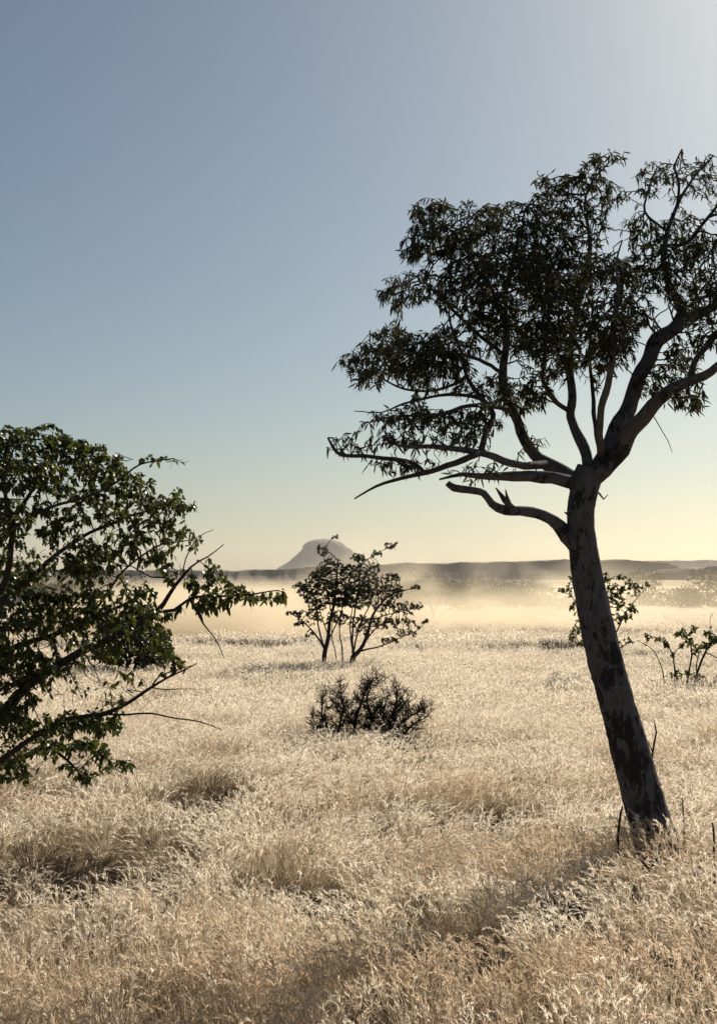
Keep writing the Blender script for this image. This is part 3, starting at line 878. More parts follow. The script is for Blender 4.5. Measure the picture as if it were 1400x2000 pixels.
# bare dark bush low in the grass
shrub('dead_bush', 18.8, (715, 1428),
      [[(660, 1440, 0, -7), (664, 1410, 0, 6), (672, 1385, .1, 5), (668, 1365, .1, 4), (665, 1345, .1, 3)],
       [(690, 1438, 0, -8), (696, 1400, 0, 7), (706, 1372, 0, 6), (712, 1350, 0, 4), (722, 1325, 0, 2.5)],
       [(720, 1436, -.1, -7), (726, 1398, -.1, 6), (716, 1370, -.1, 5), (724, 1345, -.1, 3), (755, 1325, -.1, 2)],
       [(740, 1434, .1, -6), (724, 1405, .1, 5), (735, 1385, .1, 4)],
       [(760, 1432, .1, -8), (768, 1400, .1, 7), (774, 1372, .1, 5), (776, 1350, .1, 3)],
       [(775, 1428, 0, -7), (795, 1402, 0, 5), (820, 1390, 0, 4), (836, 1394, 0, 2)],
       [(650, 1440, 0, -6), (632, 1410, -.1, 5), (628, 1385, -.1, 4), (630, 1365, -.1, 2)],
       [(645, 1442, -.2, -5), (625, 1425, -.2, 4), (612, 1405, -.2, 2)], [(700, 1440, .3, -6), (680, 1400, .3, 5), (660, 1375, .4, 3)], [(790, 1436, -.2, -6), (805, 1415, -.2, 4), (830, 1402, -.2, 2)],
       [(752, 1436, .3, -6), (748, 1395, .3, 5), (755, 1365, .3, 3)], [(765, 1436, -.2, -7), (760, 1405, -.2, 5), (785, 1380, -.2, 4), (800, 1362, -.2, 2)]],
      [(640, 1390, 34, 28, 0, 1), (635, 1415, 30, 18, -.2, 1), (665, 1365, 14, 20, .1, .8), (705, 1350, 24, 18, 0, 1.2), (715, 1325, 16, 12, 0, .9), (748, 1327, 16, 10, -.1, .7), (700, 1395, 36, 26, 0, .9), (735, 1385, 24, 26, .1, .9), (775, 1385, 26, 24, .1, 1.7), (775, 1355, 10, 14, .1, .9), (805, 1385, 26, 16, .1, 1.2), (822, 1396, 18, 10, 0, 1.2), (770, 1412, 36, 14, -.1, 1.5), (680, 1420, 36, 14, -.1, 1.2)],
      'low bare black tangle of dead branches lying in the grass', 'bush', dens=.12, boost=1.9, slim=.75, spiky=2.9, tip=.005, bark=M_DEADWOOD, thick=.3, leafy=False, step=.06, kill=.7, cap=.014)

# shrub seen on both sides of the leaning trunk
shrub('leafy_shrub', 30.5, (1180, 1312),
      [[(1180, 1315, 0, -8), (1178, 1270, 0, 7), (1172, 1225, 0, 6), (1180, 1180, .1, 4), (1190, 1140, .1, 2)],
       [(1178, 1270, 0, 5), (1205, 1230, .3, 4), (1225, 1190, .4, 3), (1262, 1148, .5, 1.5)],
       [(1175, 1240, 0, 4), (1140, 1200, -.2, 3), (1115, 1165, -.3, 2), (1092, 1155, -.3, 1.4)],
       [(1180, 1285, 0, 4), (1150, 1268, -.2, 3), (1110, 1250, -.3, 1.5)],
       [(1182, 1290, 0, 3), (1215, 1262, .2, 2.5), (1250, 1250, .2, 1.2)]],
      [(1185, 1130, 16, 10, .1, 1), (1212, 1125, 14, 8, .2, .9), (1200, 1150, 26, 12, .1, .9), (1235, 1145, 20, 9, .4, 1), (1262, 1142, 10, 5, .5, 1.2), (1250, 1148, 14, 6, .4, 1), (1205, 1180, 22, 16, .2, .9), (1215, 1205, 26, 9, .3, 1), (1235, 1190, 14, 5, .3, 1), (1195, 1165, 16, 12, -.2, .9),
       (1110, 1155, 16, 8, -.3, 1), (1096, 1153, 8, 4, -.3, 1), (1118, 1185, 8, 14, -.2, .8), (1125, 1230, 14, 10, -.2, .9), (1112, 1248, 10, 4, -.3, 1), (1130, 1255, 14, 8, -.2, .8), (1160, 1180, 20, 40, -.1, .6), (1225, 1252, 22, 4, .2, 1), (1117, 1130, 4, 12, -.2, .7)],
      'leafy green shrub standing behind the leaning trunk, showing on both its sides', 'shrub', dens=.05, boost=1.5, leaf=(.085, .06), per=2.0, mat=M_MOPANE)

# sparse crooked shrub at the right edge
shrub('crooked_shrub', 27.5, (1340, 1338),
      [[(1317, 1342, 0, -4), (1317, 1310, 0, 4), (1312, 1280, 0, 3.4), (1300, 1255, 0, 2.6), (1280, 1245, 0, 2), (1260, 1244, 0, 1.2)],
       [(1340, 1342, 0, -5), (1345, 1310, 0, 4.5), (1350, 1275, 0, 4), (1344, 1250, 0, 3), (1330, 1235, 0, 2)],
       [(1355, 1342, .1, -6), (1362, 1310, .1, 5), (1376, 1275, .1, 5), (1392, 1250, .2, 4), (1410, 1235, .2, 2.5)],
       [(1360, 1340, .1, -4), (1359, 1300, .2, 3), (1364, 1275, .2, 2.5), (1352, 1262, .2, 2)],
       [(1296, 1330, -.2, -3), (1290, 1300, -.2, 2.6), (1278, 1275, -.2, 2.2), (1262, 1260, -.2, 1.8), (1243, 1252, -.2, 1)],
       [(1388, 1255, .2, 2), (1386, 1228, .2, 1.7), (1387, 1205, .2, 1.4), (1394, 1196, .2, 1)],
       [(1312, 1282, 0, 2.4), (1325, 1265, -.1, 2), (1338, 1255, -.1, 1)],
       [(1376, 1275, .1, 3), (1420, 1290, .3, 2.5), (1450, 1270, .3, 1.5)]],
      [(1266, 1244, 12, 5, 0, 1.2), (1290, 1248, 14, 5, 0, 1.2), (1302, 1258, 8, 8, 0, 1), (1328, 1236, 14, 6, 0, 1.6), (1340, 1240, 12, 6, 0, 1.3), (1355, 1228, 6, 8, 0, 1.2), (1346, 1255, 9, 9, 0, 1), (1332, 1258, 7, 6, -.1, .9), (1380, 1258, 14, 8, .1, 1.5), (1384, 1240, 12, 8, .2, 1.2), (1396, 1248, 16, 12, .2, 1.3), (1362, 1272, 10, 6, .1, 1), (1312, 1282, 6, 5, 0, .8), (1430, 1250, 30, 20, .2, .8), (1335, 1318, 40, 10, 0, .35), (1365, 1325, 16, 8, .1, .8)],
      'sparse crooked shrub with bare stems and leaf tufts, right of the leaning trunk', 'shrub', dens=.06, boost=1.3, leaf=(.08, .055), per=2.2, mat=M_MOPANE)

# dense dark bush behind the left tree
shrub('round_bush', 32.0, (262, 1308),
      [[(250, 1310, 0, -8), (245, 1270, 0, 6), (235, 1230, 0, 4)], [(262, 1310, 0, -8), (280, 1270, .1, 6), (300, 1235, .1, 4)],
       [(270, 1310, 0, -6), (305, 1285, 0, 5), (330, 1265, 0, 3)], [(248, 1310, 0, -6), (215, 1280, .2, 4), (195, 1260, .2, 3)]],
      [(240, 1240, 45, 35, 0, 1.2), (290, 1245, 40, 35, .2, 1.2), (260, 1280, 60, 24, -.3, 1.5), (310, 1280, 34, 20, 0, 1.3), (215, 1280, 34, 20, .1, 1.2)],
      'dense dark rounded bush on the plain, half hidden behind the green broadleaf tree', 'bush', dens=.05, leaf=(.11, .07), per=3.2, thick=.8)

# trees and scrub dimmed by dust
shrub('dusty_tree', 80.0, (852, 1224),
      [[(850, 1232, 0, -9), (846, 1200, 0, 8), (838, 1175, 0, 6), (820, 1140, .3, 4), (800, 1115, .5, 2)],
       [(846, 1200, 0, 5), (860, 1165, -.5, 4), (868, 1130, -.6, 2)], [(842, 1185, 0, 4), (812, 1165, .8, 3), (785, 1150, 1, 2)]],
      [(815, 1115, 26, 10, .5, 1), (838, 1120, 24, 10, 0, 1), (860, 1140, 20, 14, -.5, 1), (800, 1140, 26, 14, .5, 1), (835, 1150, 30, 16, 0, .9), (872, 1160, 12, 10, -.6, .8), (790, 1160, 20, 10, .8, .8)],
      'pale ghostly tree fading into the dust just right of the multi stemmed tree', 'tree', dens=.12, slim=.45, leaf=(.12, .08), per=1.3, tip=.008, thick=1.0, bark=M_DARKBARK)


def scrub_proto(name, loc, label, group, seed, w, h):
    global rng
    keep = rng
    rng = np.random.default_rng(seed)
    root = thing(name, loc, label, 'bush', group)
    sk = Skeleton(0)
    b = np.array(loc)
    L = []
    for k in range(5):
        a = k / 5 * 2 * math.pi + rng.random()
        ids, par = [], -1
        for t in np.linspace(0, 1, 7):
            r = w * .32 * t
            sk.pos.append((b[0] + math.cos(a) * r, b[1] + math.sin(a) * r, b[2] - .1 + h * .6 * t)); sk.par.append(par); sk.rad.append(.05 * (1.1 - t))
            par = len(sk.pos) - 1
            ids.append(par)
        L.append(ids)
        V, Fc = limb_mesh(sk, ids, .05, 6)
        part('stem', V, Fc, M_DARKBARK, root)
    at_ = []
    lumps = [(rng.uniform(-.3, .3) * w, rng.uniform(-.3, .3) * w, rng.uniform(.4, .8) * h, rng.uniform(.18, .3) * w) for _ in range(7)]
    for lx, ly, lz, lr in lumps:
        q = rng.normal(0, 1, (90, 3)); q /= np.linalg.norm(q, axis=1)[:, None]; q *= (rng.random((90, 1)) ** .4) * lr
        q[:, 2] *= .7
        at_.append(b + np.array([lx, ly, lz]) + q)
    at_ = np.concatenate(at_); at_[:, 2] = np.maximum(at_[:, 2], b[2] + .15)
    n0, n, kids, tips = sk.grow(at_, [i for ids in L for i in ids[1:]], step=.16, infl=1.2, kill=.2, iters=40, tip=.012, power=.4, jitter=.3, cap=.03)
    V, Fc = twig_mesh(sk, n0, n, kids); crown = part('crown', V, Fc, M_DARKBARK, root)
    V, Fc = foliage(sk, n0, n, tips, 2.0, .17, .10, .1, .6, 3, .15); part('foliage', V, Fc, M_SHRUB, root, smooth_shade=False, sub=crown)
    rng = keep
    return root


def copy_thing(root, loc, rz, s, label=None, group=None):
    r = root.copy(); sc.collection.objects.link(r)
    r.location = loc; r.rotation_euler = (0, 0, rz); r.scale = s
    if label: r['label'] = label
    if group: r['group'] = group
    for ch in list(root.children):
        c = ch.copy(); sc.collection.objects.link(c); c.parent = r
        for g in list(ch.children):
            d = g.copy(); sc.collection.objects.link(d); d.parent = c
    return r


def spot(px, Y):
    p_ = at(px, 1200, Y)
    return (p_.x, p_.y, gz(p_.x, p_.y) - .05)


G1 = 'scrub bushes dimmed by the dust behind the leaning trunk'
L1 = 'hazy scrub bush in the dust between ghostly tree and leaning trunk'
G2 = 'scrub bushes in the hazy row right of the leaning trunk'
L2 = 'low hazy scrub bush in the pale row right of the leaning trunk'
G3 = 'dark scrub bushes at the left end of the dust'
L3 = 'dark scrub bush at the left end of the bright dust, behind the broadleaf tree'
pa = scrub_proto('scrub_bush', spot(1000, 108), L1, G1, 5, 5.0, 2.7)
pb = scrub_proto('scrub_bush', spot(1330, 112), L2, G2, 9, 5.6, 2.1)
for px, Y, rz, s in ((925, 96, 1, 1.0), (1060, 112, 2, .95), (960, 118, 3.4, 1.1), (1105, 104, 5, .8)):
    copy_thing(pa, spot(px, Y), rz, (s, s, s))
for px, Y, rz, s in ((1285, 116, 1, .9), (1375, 109, 2.5, .95), (1410, 116, 4, 1), (1455, 110, 5, 1), (1245, 118, .4, .8), (1355, 128, 3, 1.1)):
    copy_thing(pb, spot(px, Y), rz, (s, s, s * .9))
for px, Y, rz, s in ((335, 98, 1, 1.1), (375, 101, 2, .8), (290, 96, 3, 1.2), (240, 99, 4, 1.15), (180, 100, 5, 1.2)):
    copy_thing(pa, spot(px, Y), rz, (s, s, s), L3, G3)
copy_thing(pb, spot(1268, 190), 2, (1.1, 1.1, 2.0), 'pale round bush on the far slope behind the tip of the leafy shrub', None)
o_ = sc.collection.objects[-1]
copy_thing(pa, spot(1392, 230), 2, (1.8, 1.8, 1.9), 'faint bare crowned tree on the skyline at the right edge of the picture', None)
for o_ in sc.collection.objects:
    if o_.get('label', '').startswith(('pale round bush', 'faint bare')):
        del o_['group']


# ------------------------------------------------------------------ the far thicket, one dark mass under the hills
def thicket():
    B, D, L = [], [], []
    for _ in range(520):
        yy = rng.uniform(215, 420)
        xx = rng.uniform(-.36, .155) * yy
        zz = gz(xx, yy)
        r, h = rng.uniform(1.2, 2.8), rng.uniform(.8, 2.5) * (1 + .4 * (yy - 215) / 200)
        n = 46
        q = rng.normal(0, 1, (n, 3)); q /= np.linalg.norm(q, axis=1)[:, None]; q *= rng.random((n, 1)) ** .4
        B.append(np.array([xx, yy, zz + h * .5]) + q * np.array([r, r, h * .5]))
        D.append(rng.normal(0, 1, (n, 3)))
        L.append(rng.uniform(.35, .75, n))
    B, D, L = np.concatenate(B), np.concatenate(D), np.concatenate(L)
    V, Fc = leaves(B, D, L, L * .55, .2, .1)
    tag(mesh_obj('thicket', V, Fc, M_SHRUB, smooth_shade=False), 'dark far thicket of thorn scrub at the foot of the long hill', kind='stuff')


thicket()


# ------------------------------------------------------------------ dry stalks and dead wood near the big trunk
def stalk(pts, Y, label, mat=M_DEADWOOD, forks=()):
    q = at(pts[0][0], pts[0][1], Y); q.z = gz(q.x, q.y)
    V, Fc = [], []
    P = [Vector(q)] + [at(a, b, Y) for a, b, w in pts]
    tube(V, Fc, P, [pts[0][2] / 2 * Y / F] + [w / 2 * Y / F for _, _, w in pts], 6, .1)
    for fk in forks:
        tube(V, Fc, [at(a, b, Y) for a, b, w in fk], [w / 2 * Y / F for _, _, w in fk], 5)
    V = np.array(V)
    return tag(mesh_obj('dry_stalk', V, Fc, mat, origin=tuple(q)), label, 'dry stalk')


stalk([(1272, 1482, 4), (1276, 1455, 4), (1281, 1430, 3.4), (1276, 1405, 1.6)], 15.5, 'reddish dry stalk forking in the grass beside the right flank of the leaning trunk',
      forks=([(1274, 1470, 3), (1268, 1455, 2), (1266, 1448, 1)],))
stalk([(1206, 1632, 5), (1209, 1605, 5), (1211, 1590, 5), (1215, 1574, 2.4)], 10.5, 'short dark stake standing in the shaded grass left of the trunk foot')
stalk([(1334, 1604, 3), (1333, 1580, 2.4), (1331, 1558, 1.6)], 11.0, 'thin brown stalk in the sunny grass a little right of the trunk foot', forks=([(1333, 1568, 1.6), (1338, 1556, 1)], [(1332, 1564, 1.6), (1324, 1557, 1)]))
stalk([(1393, 1632, 4), (1392, 1618, 4), (1390, 1606, 2)], 10.5, 'stubby stalk in the grass at the right edge of the picture')


def dead_wood():
    Y = 9.8
    V, Fc = [], []
    for pts in ([(1226, 1786, 16), (1240, 1745, 16), (1248, 1722, 16), (1262, 1700, 16), (1274, 1684, 15), (1290, 1688, 8)], [(1262, 1700, 10), (1256, 1682, 8), (1262, 1672, 4)], [(1274, 1690, 9), (1286, 1676, 6), (1292, 1672, 3)]):
        tube(V, Fc, [at(a, b, Y) for a, b, w in pts], [w / 2 * Y / F for _, _, w in pts], 9, .15)
    return tag(mesh_obj('dead_log', V, Fc, M_DEADWOOD), 'small blackened piece of dead wood in the grass below the trunk foot', 'dead wood')


dead_wood()


# ------------------------------------------------------------------ grass: a few tufts, instanced over the plain
def ribbon(V, Fc, MI, P, W, side, mi):
    b = len(V)
    for p_, w in zip(P, W):
        V.append(tuple(p_ + side * w * .5)); V.append(tuple(p_ - side * w * .5))
    for k in range(len(P) - 1):
        a = b + 2 * k
        Fc.append((a, a + 1, a + 3, a + 2)); MI.append(mi)


def rvec(rd, s=1.0):
    return Vector((rd.gauss(0, s), rd.gauss(0, s), rd.gauss(0, s)))


def make_tuft(name, seed, coll, stems=22, basal=24, plume_rib=18, thickf=1.0, hgt=.5, plume_mat=M_PLUME, radius=.10, dark=False):
    rd = random.Random(seed)
    V, Fc, MI = [], [], []
    for _ in range(basal):
        a = rd.random() * 6.283; r = radius * math.sqrt(rd.random())
        p0 = Vector((math.cos(a) * r, math.sin(a) * r, -.04))
        L = rd.uniform(.45, 1.0) * hgt * (1.25 if dark else .62)
        d = Vector((math.cos(a) * .45 + .22 + rd.gauss(0, .12), math.sin(a) * .45 + rd.gauss(0, .12), 1)).normalized()
        bend = Vector((.18 + math.cos(a) * .3, math.sin(a) * .3, -.22)) * L
        P = [p0 + d * L * t + bend * t * t for t in (0, .35, .7, 1)]
        side = d.cross(rvec(rd)).normalized()
        w = rd.uniform(.004, .007) * thickf
        ribbon(V, Fc, MI, P, [w, w, w * .7, w * .2], side, 2)
    for _ in range(stems):
        a = rd.random() * 6.283; r = radius * math.sqrt(rd.random())
        p0 = Vector((math.cos(a) * r, math.sin(a) * r, -.04))
        L = rd.uniform(.72, 1.12) * hgt
        d = Vector((math.cos(a) * .24 + .10 + rd.gauss(0, .17), math.sin(a) * .24 + rd.gauss(0, .17), 1)).normalized()
        bend = Vector((.10 + rd.gauss(0, .10), rd.gauss(0, .10), -.05)) * L
        P = [p0 + d * L * t + bend * t * t for t in (0, .33, .66, 1)]
        side = d.cross(rvec(rd)).normalized()
        w = .0024 * thickf
        ribbon(V, Fc, MI, P, [w, w, w * .8, w * .6], side, 0)
        # the feathery head: many short spikelets along a nodding axis
        dd = (P[3] - P[2]).normalized()
        pl = rd.uniform(.07, .135)
        nod = Vector((.55 + rd.gauss(0, .6), rd.gauss(0, .6), -rd.uniform(0, 1.5)))
        bendk = rd.uniform(.04, .34)
        c = P[3] - dd * pl * .2
        pts = []
        for k in range(6):
            pts.append((c.copy(), dd.copy()))
            dd = (dd + nod * bendk).normalized()
            c = c + dd * pl / 5.5
        for k in range(plume_rib):
            i = min(5, int(k * 6 / plume_rib))
            c, dd = pts[i]
            v = (dd + rvec(rd, .34)).normalized()
            l_ = rd.uniform(.022, .048) * (1 + .25 * (thickf - 1)) * (1.0 - .06 * i)
            v2 = (v + dd * .5).normalized()
            Pp = [c, c + v * l_ * .5, c + v * l_ * .5 + v2 * l_ * .5]
            s2 = v.cross(rvec(rd)).normalized()
            w = rd.uniform(.0036, .0062) * thickf
            ribbon(V, Fc, MI, Pp, [w * .5, w, w * .25], s2, 1)
    me = bpy.data.meshes.new(name)
    me.from_pydata(V, [], Fc)
    for m in (M_STEM, plume_mat, M_TUSSOCK if dark else M_BASAL):
        me.materials.append(m)
    me.polygons.foreach_set('material_index', np.array(MI, np.int32))
    me.update()
    coll.objects.link(bpy.data.objects.new(name, me))


tufts = bpy.data.collections.new('grass_tufts')
for k in range(6):
    make_tuft('grass_tuft_%02d' % k, 100 + k, tufts)                                      # 0..5 near, silver
for k in range(6, 10):
    make_tuft('grass_tuft_%02d' % k, 100 + k, tufts, plume_mat=M_BROWNPLUME)               # 6..9 near, tawny
for k in range(10, 14):
    make_tuft('grass_tuft_%02d' % k, 100 + k, tufts, 24, 18, 10, 2.0, radius=.2)           # 10..13 middle distance
for k in range(14, 17):
    make_tuft('grass_tuft_%02d' % k, 100 + k, tufts, 30, 24, 6, 5.0, radius=.5)          # 14..16 far
for k in range(17, 20):
    make_tuft('grass_tuft_%02d' % k, 100 + k, tufts, 2, 70, 4, 1.6, radius=.12, dark=True)  # 17..19 dark tussocks

rng = np.random.default_rng(21)
PX, PY, PI_, PS, PR = [], [], [], [], []


def scatter(y0, y1, dens, tanw, pick, smin, smax, zmin=.8, zmax=1.12, extra=0.0):
    area = tanw * (y1 * y1 - y0 * y0)
    n = int(area * dens)
    y = np.sqrt(rng.uniform(y0 * y0, y1 * y1, n))
    x = rng.uniform(-1, 1, n) * (tanw * y + extra)
    PX.append(x); PY.append(y)
    PI_.append(pick(x, y))
    hz = .42 + .75 * fbm(x / 1.1, y / .9, 51, 3) + .34 * (fbm(x / 7, y / 4.5, 61, 2) - .4)
    hz = hz * rng.uniform(zmin, zmax, n)
    s = rng.uniform(smin, smax, n)
    PS.append(np.stack([s, s, s * hz], 1))
    wz = smooth(14, 24, y) * rng.uniform(-math.pi, math.pi, n)
    PR.append(np.stack([rng.normal(0, .08, n), rng.normal(0, .08, n), wz + rng.normal(0, .9, n) + math.pi * smooth(.42, .58, fbm(x / 2.6, y / 3.4, 77, 2) + .16 * (1 - smooth(7, 11, y)) - .06) + (fbm(x / 1.5, y / 1.5, 78, 2) - .5) * .8], 1))


def pick_near(x, y):
    n = len(x)
    tawny = fbm(x / 1.9, y / 1.5, 91, 3) * .95 + .20 * (1 - smooth(6.5, 12.5, y)) + rng.normal(0, .13, n) > .62
    return np.where(tawny, rng.integers(6, 10, n), rng.integers(0, 6, n))


scatter(4.2, 11, 28, .50, pick_near, .85, 1.15, extra=1.0)
scatter(11, 22, 23, .46, pick_near, .9, 1.2, extra=1.0)
scatter(22, 45, 15, .42, lambda x, y: rng.integers(10, 14, len(x)), .9, 1.25)
scatter(45, 120, 3.2, .40, lambda x, y: rng.integers(14, 17, len(x)), .85, 1.2)
scatter(120, 420, .28, .40, lambda x, y: rng.integers(14, 17, len(x)), 1.1, 1.7)
far_ = PX[-1] / PY[-1] + .12 * (fbm(PX[-1] / 30, PY[-1] / 40, 5, 2) - .3) > .17
for q_ in (PX, PY, PI_, PS, PR):
    q_[-1] = q_[-1][far_]

# hollows: patches of short or missing grass, most shaped to stand in for shade, (px, py, half width px, depth half extent m)
SHADE_HOLLOWS = [(90, 1700, 190, .8), (270, 1700, 110, .5), (400, 1566, 120, .7), (640, 1748, 110, .3), (540, 1735, 70, .4), (1085, 1400, 28, .8), (840, 1845, 60, .25), (800, 1470, 40, .6), (330, 1300, 60, 1.2), (980, 1600, 60, .5), (60, 1560, 90, .5), (1290, 1880, 60, .25), (1150, 1690, 60, .22), (1075, 1740, 50, .22)]
X, Yy = np.concatenate(PX), np.concatenate(PY)
I, S, R = np.concatenate(PI_), np.concatenate(PS), np.concatenate(PR)
keep = np.ones(len(X), bool)
HT = []
for px, py, hw, hd in SHADE_HOLLOWS:
    v = (py - HORIZON) / F
    hd *= 1.9
    d0 = (CAM_H - .12) / v
    x0, w0 = (px - PCX) / F * d0, hw / F * d0
    q = ((X - x0) / w0) ** 2 + ((Yy - d0) / hd) ** 2
    keep &= ~((q < 1) & (rng.random(len(X)) < .8))
    S[:, 2] = np.where(q < 1.0, S[:, 2] * .42, S[:, 2])
    HT.append((x0, d0, w0, hd))
X, Yy, I, S, R = X[keep], Yy[keep], I[keep], S[keep], R[keep]
# dark tussock lines on the far side of the grass
TX, TY, TS = [], [], []
for pxa, pxb, Yd, n, s in ((350, 660, 46, 90, 1.0), (440, 620, 40, 40, .8), (780, 1100, 43, 130, 1.0), (1080, 1160, 41, 60, 1.3), (1220, 1330, 38, 50, .9), (1300, 1420, 35, 40, .85), (560, 660, 39, 40, .9), (900, 1400, 60, 60, 1), (0, 350, 44, 70, 1)):
    n = int(n * 2.4)
    px = rng.uniform(pxa, pxb, n); yy = Yd + rng.normal(0, .8, n)
    TX.append((px - PCX) / F * yy); TY.append(yy); TS.append(s * rng.uniform(.9, 1.6, n))
for _ in range(240):                                      # and single ones over the whole plain
    yy = rng.uniform(9, 42); xx = rng.uniform(-.36, .36) * yy
    TX.append([xx]); TY.append([yy]); TS.append([rng.uniform(.5, .85)])
for x0, d0, w0, hd in HT:  # dark blades set in the hollows, their colour deepening the shade
    n = int(9 + 40 * w0 * hd)
    r, a = np.sqrt(rng.random(n)), rng.random(n) * 6.283
    TX.append(x0 + w0 * .85 * r * np.cos(a)); TY.append(d0 + hd * .8 * r * np.sin(a)); TS.append(rng.uniform(.25, .5, n))
TX, TY, TS = np.concatenate(TX), np.concatenate(TY), np.concatenate(TS)
nT = len(TX)
X = np.concatenate([X, TX]); Yy = np.concatenate([Yy, TY]); I = np.concatenate([I, rng.integers(17, 20, nT)])
S = np.concatenate([S, np.stack([TS, TS, TS], 1)]); R = np.concatenate([R, np.stack([TX * 0, TX * 0, rng.normal(0, .4, nT)], 1)])
Z = ground_h(X, Yy)
gm = bpy.data.meshes.new('dry_grass')
gm.from_pydata(np.stack([X, Yy, Z], 1).tolist(), [], [])
for nm, tp, dat in (('idx', 'INT', I.astype(np.int32)), ('rot', 'FLOAT_VECTOR', R.astype(np.float32)), ('scl', 'FLOAT_VECTOR', S.astype(np.float32))):
    a = gm.attributes.new(nm, tp, 'POINT')
    a.data.foreach_set('value' if tp == 'INT' else 'vector', dat.ravel())
grass = bpy.data.objects.new('dry_grass', gm)
link(grass)
tag(grass, 'silvery straw coloured dry grass with feathery heads covering the plain', kind='stuff')
ng = bpy.data.node_groups.new('scatter_tufts', 'GeometryNodeTree')
ng.interface.new_socket('Geometry', in_out='INPUT', socket_type='NodeSocketGeometry')
ng.interface.new_socket('Geometry', in_out='OUTPUT', socket_type='NodeSocketGeometry')
gi, go = ng.nodes.new('NodeGroupInput'), ng.nodes.new('NodeGroupOutput')
iop = ng.nodes.new('GeometryNodeInstanceOnPoints')
ci = ng.nodes.new('GeometryNodeCollectionInfo')
ci.inputs['Collection'].default_value = tufts
ci.inputs['Separate Children'].default_value = True
ci.inputs['Reset Children'].default_value = True
ng.links.new(gi.outputs[0], iop.inputs['Points'])
ng.links.new(ci.outputs[0], iop.inputs['Instance'])
iop.inputs['Pick Instance'].default_value = True
for nm, dt, sock in (('idx', 'INT', 'Instance Index'), ('rot', 'FLOAT_VECTOR', 'Rotation'), ('scl', 'FLOAT_VECTOR', 'Scale')):
    na = ng.nodes.new('GeometryNodeInputNamedAttribute')
    na.data_type = dt
    na.inputs['Name'].default_value = nm
    ng.links.new(na.outputs['Attribute'], iop.inputs[sock])
ng.links.new(iop.outputs[0], go.inputs[0])
md = grass.modifiers.new('scatter', 'NODES')
md.node_group = ng
print('grass tufts', len(X))


# ------------------------------------------------------------------ dust and haze
def box_mesh(name, lo, hi, mat):
    (x0, y0, z0), (x1, y1, z1) = lo, hi
    V = [(x0, y0, z0), (x1, y0, z0), (x1, y1, z0), (x0, y1, z0), (x0, y0, z1), (x1, y0, z1), (x1, y1, z1), (x0, y1, z1)]
    Fc = [(0, 3, 2, 1), (4, 5, 6, 7), (0, 1, 5, 4), (1, 2, 6, 5), (2, 3, 7, 6), (3, 0, 4, 7)]
    return mesh_obj(name, V, Fc, mat, smooth_shade=False)


m_dust, nt, out = new_mat('dust')
geo = N(nt, 'ShaderNodeNewGeometry')
mp = N(nt, 'ShaderNodeMapping'); mp.inputs['Scale'].default_value = (.14, .05, .17)
nt.links.new(geo.outputs['Position'], mp.inputs[0])
nz = N(nt, 'ShaderNodeTexNoise', i_Scale=1.0, i_Detail=4, i_Roughness=.55)
nt.links.new(mp.outputs[0], nz.inputs['Vector'])
sp = N(nt, 'ShaderNodeSeparateXYZ'); nt.links.new(geo.outputs['Position'], sp.inputs[0])


def mth(op, a, b=None, c=None, clamp=False):
    n = N(nt, 'ShaderNodeMath', operation=op); n.use_clamp = clamp
    for k, v in enumerate((a, b, c)):
        if v is None: continue
        if isinstance(v, (int, float)): n.inputs[k].default_value = v
        else: nt.links.new(v, n.inputs[k])
    return n.outputs[0]


def mrange(v, a, b, lo=0., hi=1.):
    n = N(nt, 'ShaderNodeMapRange'); n.interpolation_type = 'SMOOTHSTEP'
    nt.links.new(v, n.inputs['Value'])
    for k, q in (('From Min', a), ('From Max', b), ('To Min', lo), ('To Max', hi)): n.inputs[k].default_value = q
    return n.outputs[0]


x_, y_, z_ = sp.outputs
fx = mth('MULTIPLY', mrange(x_, -15.5, -11), mrange(x_, 30, 40, 1, 0))
fy = mth('MULTIPLY', mrange(y_, 50.3, 54), mrange(y_, 85, 94, 1, 0))
# top of the cloud: low and dense at the left, taller and thinner in the middle
low = mrange(z_, .5, 3.0, 1, 0)
left = mrange(x_, -6, 1, 1, .028)
puff = mrange(nz.outputs[0], .40, .60, .25, 1.)
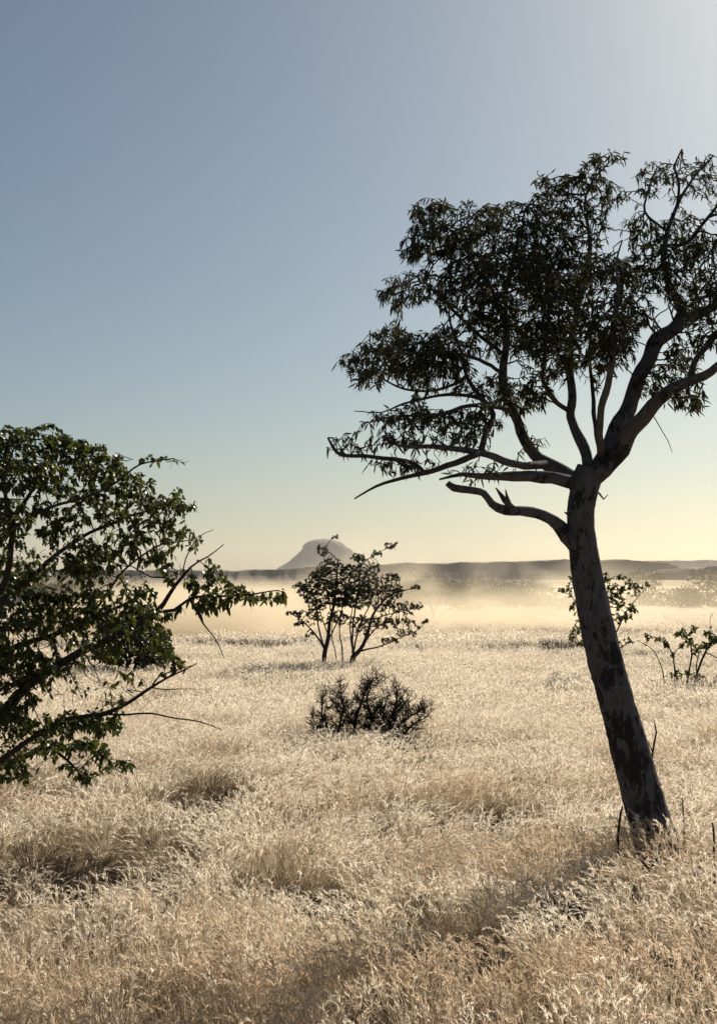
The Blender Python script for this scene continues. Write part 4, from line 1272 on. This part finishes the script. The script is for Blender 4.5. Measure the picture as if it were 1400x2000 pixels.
# billows: the height of the cloud top changes along its length, and its upper part breaks into wisps
mp2 = N(nt, 'ShaderNodeMapping'); mp2.inputs['Scale'].default_value = (.09, .07, .05)
nt.links.new(geo.outputs['Position'], mp2.inputs[0])
nz2 = N(nt, 'ShaderNodeTexNoise', i_Scale=1.0, i_Detail=3, i_Roughness=.5)
nt.links.new(mp2.outputs[0], nz2.inputs['Vector'])
mp3 = N(nt, 'ShaderNodeMapping'); mp3.inputs['Scale'].default_value = (.21, .17, .27); mp3.inputs['Rotation'].default_value = (0, .5, 0)
nt.links.new(geo.outputs['Position'], mp3.inputs[0])
nz3 = N(nt, 'ShaderNodeTexNoise', i_Scale=1.0, i_Detail=5, i_Roughness=.6, i_Distortion=.6)
nt.links.new(mp3.outputs[0], nz3.inputs['Vector'])
rise_ = mth('MULTIPLY', mrange(nz2.outputs[0], .3, .7, .35, 1.), mrange(x_, -9, 3, 2.6, 7.0))
below = mth('SUBTRACT', rise_, z_)
wisp = mth('MULTIPLY', mrange(below, 0., 3.2), mrange(nz3.outputs[0], .43, .61))
wisp = mth('MULTIPLY', wisp, mth('MULTIPLY', mrange(y_, 56, 60), mrange(y_, 70, 78, 1, 0)))
dlow = mth('MULTIPLY', mth('MULTIPLY', mth('MULTIPLY', low, left), puff), .5)
fade = mrange(x_, 8, 19, 1, 0)
veil = mth('MULTIPLY', mth('MULTIPLY', mrange(x_, 11, 17), mrange(z_, .5, 4.5, 1, 0)), .013)      # a last thin veil on the right
dens = mth('MULTIPLY', mth('MULTIPLY', fx, fy), mth('ADD', mth('MULTIPLY', mth('ADD', dlow, mth('MULTIPLY', wisp, .14)), fade), veil))
pv = N(nt, 'ShaderNodeVolumePrincipled')
pv.inputs['Color'].default_value = (.94, .82, .62, 1)
pv.inputs['Anisotropy'].default_value = .55
nt.links.new(dens, pv.inputs['Density'])
nt.links.new(pv.outputs[0], out.inputs['Volume'])
dust = box_mesh('dust_cloud', (-17, 50, -.4), (41, 95, 7.5), m_dust)
tag(dust, 'cream dust cloud drifting low over the plain behind the multi stemmed tree', kind='stuff')

m_haze, nt, out = new_mat('haze')
pv = N(nt, 'ShaderNodeVolumePrincipled')
pv.inputs['Color'].default_value = (1.0, .95, .89, 1)
pv.inputs['Anisotropy'].default_value = .35
pv.inputs['Density'].default_value = .00005
nt.links.new(pv.outputs[0], out.inputs['Volume'])
haze = box_mesh('haze', (-7500, -3600, -3), (7500, 9800, 290), m_haze)
tag(haze, 'thin warm haze in the air', kind='stuff')
